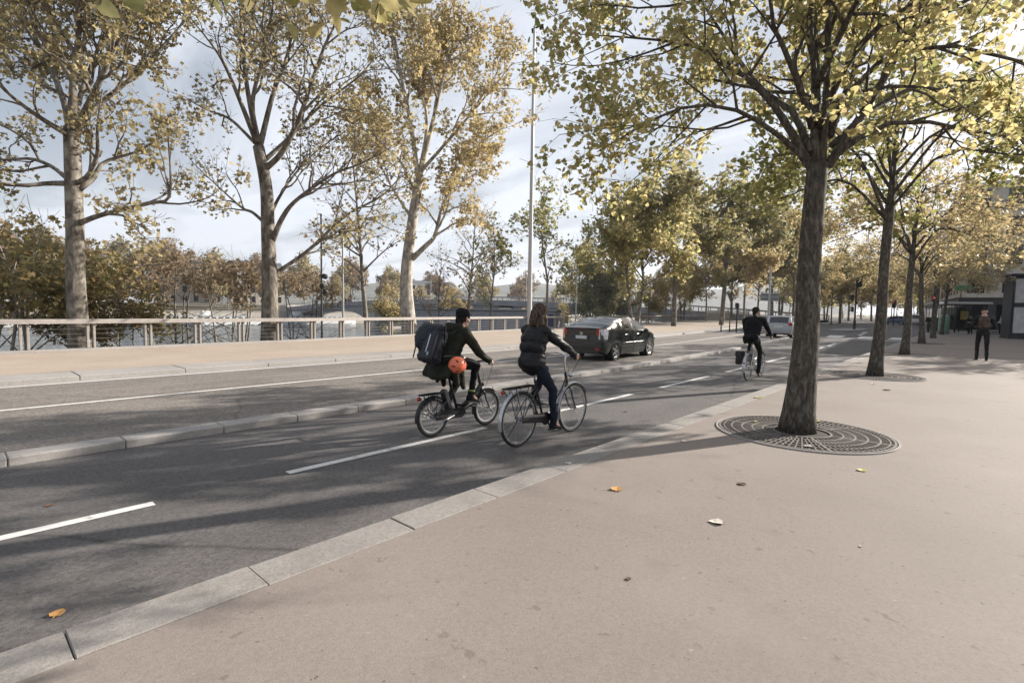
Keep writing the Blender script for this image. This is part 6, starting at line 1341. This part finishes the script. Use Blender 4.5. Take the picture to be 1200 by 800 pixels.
# ------------------------------------------------------------------ far bank, bridge, boats, buildings
def bank_pt(px): d = CF + CR * ((px - 600) / FPX); return -218.3 / d.x * 1.0, (CPOS + d * (-218.3 / d.x)).y
rr = random.Random(12); i = 0
for row, (dx_, z, s0) in enumerate(((-10, .2, 1.15), (-38, 3, 1.45), (-75, 10, 1.6))):
    px = -60
    while px < 735:
        dep, yy = bank_pt(px + rr.uniform(-8, 8)); i += 1
        plant('far' if i % 2 else 'farbrown', 'far_bank_tree', -218 + dx_ + rr.uniform(-6, 6), yy * (1 - dx_ / 218), z - .5, rr.uniform(0, 6), 'rounded brownish autumn tree in the long row on the far river bank', 'tree', FARG, s0 * rr.uniform(.8, 1.12)); px += 42 if row == 0 else 52
M['quay_wall'] = M['stone']
def wall(name, x, y0, y1, z0, z1, t, label):
    mb = MB(); L = y1 - y0; mb.box((0, 0, (z1 - z0) / 2), (t, L, z1 - z0)); mb.box((0, 0, z1 - z0 + .1), (t + .3, L, .25)); o = mb.build(name, M['stone']); o.location = (x, (y0 + y1) / 2, z0); return tag(o, label, 'wall')
wall('quay_wall', -217.6, -150, 700, -6.5, -.9, .7, 'pale stone quay wall along the far bank of the river')
# bridge across the river with three shallow arches
M['bridge_stone'] = mat_ground('bridge_stone', [(.22, .215, .225), (.29, .285, .29)], fine=(3, .15), blotch=(.15, .5), bump=.1, bscale=2)
br = empty('bridge', (0, 118, 0), R(3), 'long low pale bridge with shallow arches crossing the river behind the trees', 'bridge')
def deck(x): t = (x + 125) / 95; return 4.4 - 3.4 * min(1.15, t * t)
mb = MB(); rows = []
for k in range(49):
    x = -224 + (224 - 22) * k / 48; z = deck(x); rows.append([(x, -7, z - 1.5), (x, -7, z), (x, 7, z), (x, 7, z - 1.5), (x, -7, z - 1.5)])
mb.grid(rows); mb.build('deck', M['bridge_stone'], br)
piers = [-222, -160, -98, -40]
for a, b_ in zip(piers, piers[1:]):
    mb = MB(); n = 24; xa, xb = a + 2.5, b_ - 2.5
    for y in (-6.5, 6.5):
        rows = []
        for k in range(n + 1):
            x = xa + (xb - xa) * k / n; u = 2 * k / n - 1; zt = deck(x) - 1.4; zb = min(zt - .25, -5.2 + (zt + 4.4) * math.sqrt(max(0, 1 - u * u)) ** .9); rows.append([(x, y, zb), (x, y, zt)])
        mb.grid(rows)
    for k in range(n):
        def ab(k): x = xa + (xb - xa) * k / n; u = 2 * k / n - 1; zt = deck(x) - 1.4; return x, min(zt - .25, -5.2 + (zt + 4.4) * math.sqrt(max(0, 1 - u * u)) ** .9)
        (x0, z0), (x1, z1) = ab(k), ab(k + 1); mb.add([(x0, -6.5, z0), (x0, 6.5, z0), (x1, 6.5, z1), (x1, -6.5, z1)], [(0, 1, 2, 3)])
    mb.build('arch', M['bridge_stone'], br)
for p in piers: mb = MB(); mb.box((p, 0, -2.9), (5, 15, 10), None, .5); mb.build('pier', M['stone'], br)
for s in (-7, 7):
    mb = MB(); q = [Vector((-224 + 202 * k / 40, s, deck(-224 + 202 * k / 40) + .95)) for k in range(41)]; mb.tube(q, .09, 4); 
    for k in range(101): x = -224 + 202 * k / 100; mb.box((x, s, deck(x) + .46), (.18, .12, .96))
    mb.build('parapet', M['bridge_stone'], br)
for k in range(5): x = -205 + 38 * k; mb = MB(); mb.tube([(x, -6.6, deck(x)), (x, -6.6, deck(x) + 7)], .10, 8); mb.ell((x, -6.6, deck(x) + 7.1), (.4, .25, .2)); mb.build('lamp', M['mast_white'], br)
# moored boats by the far bank
M['hull_white'] = mat_simple('hull_white', (.62, .63, .64), .4); M['hull_dark'] = mat_simple('hull_dark', (.05, .06, .08), .5)
def boat(px, off, L, label, hull, name='river_boat'):
    dep, yy = bank_pt(px); o = empty(name, (-218 + off, yy * (1 - off / 218), -6.0), R(90), label, 'boat', 'boats moored at the far bank')
    mb = MB(); rows = []
    for k in range(21):
        t = k / 20; x = -L / 2 + L * t; w = 2.6 * min(1, (t + .02) * 9, 1) * (1 - max(0, (t - .8) / .2) ** 2 * .96); sh = .5 * max(0, t - .75) * 4 * .8 + .25 * max(0, .15 - t) * 4; rows.append([(x, -w * .75, -.5), (x, -w, .2), (x, -w, 1.5 + sh), (x, w, 1.5 + sh), (x, w, .2), (x, w * .75, -.5)])
    mb.grid(rows); mb.build('hull', hull, o, 40)
    mb = MB(); mb.box((-L * .04, 0, 2.5), (L * .66, 4.0, 2.0), None, .15); mb.box((-L * .04, 0, 3.6), (L * .69, 4.4, .14)); mb.build('cabin', M['hull_white'], o)
    for s in (-1, 1):
        nW = int(L * .6 / 2.2)
        for k in range(nW): mb = MB(); mb.box((-L * .04 - L * .31 + (k + .5) * L * .62 / nW, s * 2.02, 2.6), (1.5, .06, 1.0)); mb.build('window', M['car_glass_dark'], o)
    mb = MB(); mb.box((-L * .30, 0, 4.5), (L * .12, 3.0, 1.7), None, .15); mb.build('wheelhouse', M['hull_white'], o)
    return o
boat(14, 7, 34, 'white river boat with a row of dark windows moored at the left picture edge', M['hull_white'])
boat(118, 7, 28, 'white river boat behind the bush right of the leftmost plane trunk', M['hull_white'])
boat(196, 8, 30, 'dark-hulled river boat moored behind the brown twiggy bushes', M['hull_dark'])
boat(268, 8, 26, 'pale river boat moored left of the middle plane trunk', M['hull_white'])
boat(375, 9, 34, 'long white river boat moored near the bridge left of the round-headed lamp', M['hull_white'])
# grey floating pavilion on the near bank
x, y = at_px(592, 62); o = empty('floating_pavilion', (x, y, -6.0), R(28), 'long grey windowless pavilion with dark blue end panel by the water near the mast', 'pavilion')
M['cladding'] = mat_simple('cladding', (.30, .31, .34), .55, .1, .08, 1.2); M['panel_blue'] = mat_simple('panel_blue', (.03, .045, .11), .45)
mb = MB(); mb.box((-2.5, 0, .2), (20, 6, 1.2), None, .2); mb.build('float', M['hull_dark'], o); mb = MB(); mb.box((-2.5, 0, 4.2), (18, 5, 6.7), None, .1); mb.build('wall', M['cladding'], o); mb = MB(); mb.box((-2.5, 0, 7.62), (18.4, 5.4, .16)); mb.build('roof', M['grey_metal'], o)
mb = MB(); mb.box((5.2, -2.53, 4.6), (2.3, .06, 5.2)); mb.build('end_panel', M['panel_blue'], o); mb = MB(); [mb.box((-11 + 1.5 * k, -2.53, 4.2), (.05, .05, 6.5)) for k in range(11)]; mb.build('seam', M['grey_metal'], o)
x, y = at_px(655, 66); o = empty('river_boat', (x, y, -6.0), R(30), 'white glass-roofed passenger boat moored right of the mast below the small yellow tree', 'boat')
mb = MB(); rows = []
for k in range(21):
    t = k / 20; xx = -11 + 22 * t; w = 2.6 * min(1, (t + .02) * 9) * (1 - max(0, (t - .8) / .2) ** 2 * .96); rows.append([(xx, -w * .75, -.5), (xx, -w, .2), (xx, -w, 1.6), (xx, w, 1.6), (xx, w, .2), (xx, w * .75, -.5)])
mb.grid(rows); mb.build('hull', M['hull_white'], o, 40); mb = MB(); mb.lathe([(2.3, -8), (2.3, 7), (1.4, 9)], (0, 0, 1.6), 'X', 16, a0=0, a1=math.pi * 2); mb.build('glass_roof', M['car_glass'], o, 40); mb = MB(); [mb.lathe([(2.33, q), (2.33, q + .15)], (0, 0, 1.6), 'X', 16) for q in range(-8, 8, 2)]; mb.build('roof_rib', M['hull_white'], o)
# pale buildings in the trees of the far bank
M['facade'] = mat_ground('facade', [(.42, .39, .34), (.48, .45, .40)], fine=(2, .1), blotch=(.1, .5), bump=.05, bscale=3); M['zinc'] = mat_simple('zinc', (.20, .22, .25), .5, .3)
def house(x, y, z, w, d, h, rz, label, nx=6, nz=4, mat=None, group=None):
    o = empty('building', (x, y, z), rz, label, 'building', group); mb = MB(); mb.box((0, 0, h / 2), (w, d, h)); mb.box((0, 0, h - .3), (w + .5, d + .5, .35)); mb.box((0, 0, h * .3), (w + .2, d + .2, .2)); mb.build('wall', mat or M['facade'], o)
    mb = MB(); mb.prism([(-w / 2, h), (w / 2, h), (w / 2 - 1.6, h + 2.6), (-w / 2 + 1.6, h + 2.6)], -d / 2 + .3, d / 2 - .3, 'Y'); rf = mb.build('roof', M['zinc'], o)
    for s in (-.3, .3): mb = MB(); mb.box((s * w, 0, h + 3.0), (.8, 1.6, 1.8)); mb.build('chimney', M['stone'], rf)
    for s in (-1, 1):
        for i in range(nx):
            for k in range(nz):
                mb = MB(); c = (-w / 2 + (i + .5) * w / nx, s * (d / 2 + .012), (k + .55) * h / nz); mb.box(c, (w / nx * .42, .08, h / nz * .6)); f = mb.build('window', M['car_glass_dark'], o)
    return o
for px, off, w, h, lb in ((222, -55, 26, 17, 'pale stone building behind the far bank trees, left of the middle plane tree'), (300, -120, 30, 24, 'taller pale building high on the far bank'), (500, -60, 34, 15, 'long pale building behind the bridge')):
    dep, yy = bank_pt(px); house(-218 + off, yy * (1 - off / 218), 2, w, 14, h, R(80), lb)
# hills far off
def ridge(name, dist, h, px0, px1, seed, mat):
    from mathutils import noise as NZ
    mb = MB(); rows = []
    for k in range(61):
        px = px0 + (px1 - px0) * k / 60; d = CF + CR * ((px - 600) / FPX); d.z = 0; d.normalize(); row = []
        for j, (f, hh) in enumerate(((.80, -6), (.88, .35), (.96, .8), (1.0, 1.0), (1.08, .8), (1.25, -6))):
            p = d * (dist * f); e = NZ.noise(Vector((p.x * .0009 + seed, p.y * .0009, 0))) * .35 + NZ.noise(Vector((p.x * .004, p.y * .004, seed))) * .28 + .75; row.append((p.x, p.y, hh if hh < 0 else h * hh * e))
        rows.append(row)
    mb.grid(rows); o = mb.build(name, mat, None, True); o['kind'] = 'structure'; return o
M['hill'] = mat_ground('hill', [(.07, .08, .05), (.12, .11, .075)], fine=(.05, .35), blotch=(.008, .5), bump=.0, bscale=1, stains=[(.03, .62, .68, (.30, .29, .27), .8)])
ridge('hills', 2300, 165, 200, 1000, 3.1, M['hill'])
# the buildings along the right side beyond the kiosk
M['dark_front'] = mat_simple('dark_front', (.035, .036, .04), .5, .1, .15, 2)
def block(x, y, w, d, h, rz, label, nx, nz, lower):
    o = empty('building', (x, y, .1), rz, label, 'building', 'buildings on the right side of the avenue'); mb = MB(); mb.box((0, 0, h / 2 + 1.9), (w, d, h - 3.8)); mb.box((0, 0, h - .2), (w + .6, d + .6, .4)); mb.box((0, 0, 3.95), (w + .5, d + .5, .3)); mb.build('wall', M['facade'], o)
    mb = MB(); mb.box((0, 0, 1.9), (w - .1, d - .1, 3.8)); mb.build('shop_front', lower, o)
    for i in range(nx): mb = MB(); mb.box((-w / 2 + (i + .5) * w / nx, -d / 2 + .03, 1.7), (w / nx * .75, .1, 2.6)); mb.build('shop_window', M['car_glass_dark'], o)
    for i in range(max(3, nx)): mb = MB(); mb.box((-w / 2 + .03, -d / 2 + (i + .5) * d / nx, 1.7), (.1, d / nx * .75, 2.6)); mb.build('shop_window', M['car_glass_dark'], o)
    for k in range(nz):
        for i in range(nx):
            for side in (0, 1):
                z = 3.8 + (k + .5) * (h - 4) / nz; mb = MB()
                mb.box((-w / 2 + (i + .5) * w / nx, -d / 2 - .01, z) if side == 0 else (-w / 2 - .01, -d / 2 + (i + .5) * d / nx, z), (w / nx * .5, .1, (h - 4) / nz * .66) if side == 0 else (.1, d / nx * .5, (h - 4) / nz * .66)); mb.build('window', M['car_glass_dark'], o)
    return o
block(12.8, 58, 16, 16, 11, R(4), 'building with dark shop fronts behind the kiosk at the right edge', 4, 2, M['dark_front'])
block(6.5, 92, 18, 20, 17, R(6), 'larger pale building beyond the cross street behind the shelter', 6, 4, M['dark_front'])
block(4, 130, 20, 30, 18, R(8), 'far pale building closing the avenue on the right', 6, 4, M['dark_front'])

# ------------------------------------------------------------------ air
bpy.data.scenes.remove(WORK)
m = bpy.data.materials.new('haze'); m.use_nodes = True; nt = m.node_tree; nt.nodes.clear()
pv = nt.nodes.new('ShaderNodeVolumePrincipled'); pv.inputs['Color'].default_value = (.86, .90, .98, 1); pv.inputs['Density'].default_value = 0.00018; pv.inputs['Anisotropy'].default_value = 0.3
ou = nt.nodes.new('ShaderNodeOutputMaterial'); nt.links.new(pv.outputs[0], ou.inputs['Volume'])
mb = MB(); mb.box((0, 1500, 118), (13000, 12000, 256)); hz = mb.build('haze', m); hz['kind'] = 'stuff'
for o in list(bpy.data.objects):                                      # nothing of the prototypes left unplaced
    if o.type == 'EMPTY' and o.parent is None and 'category' not in o: print('unplaced', o.name)
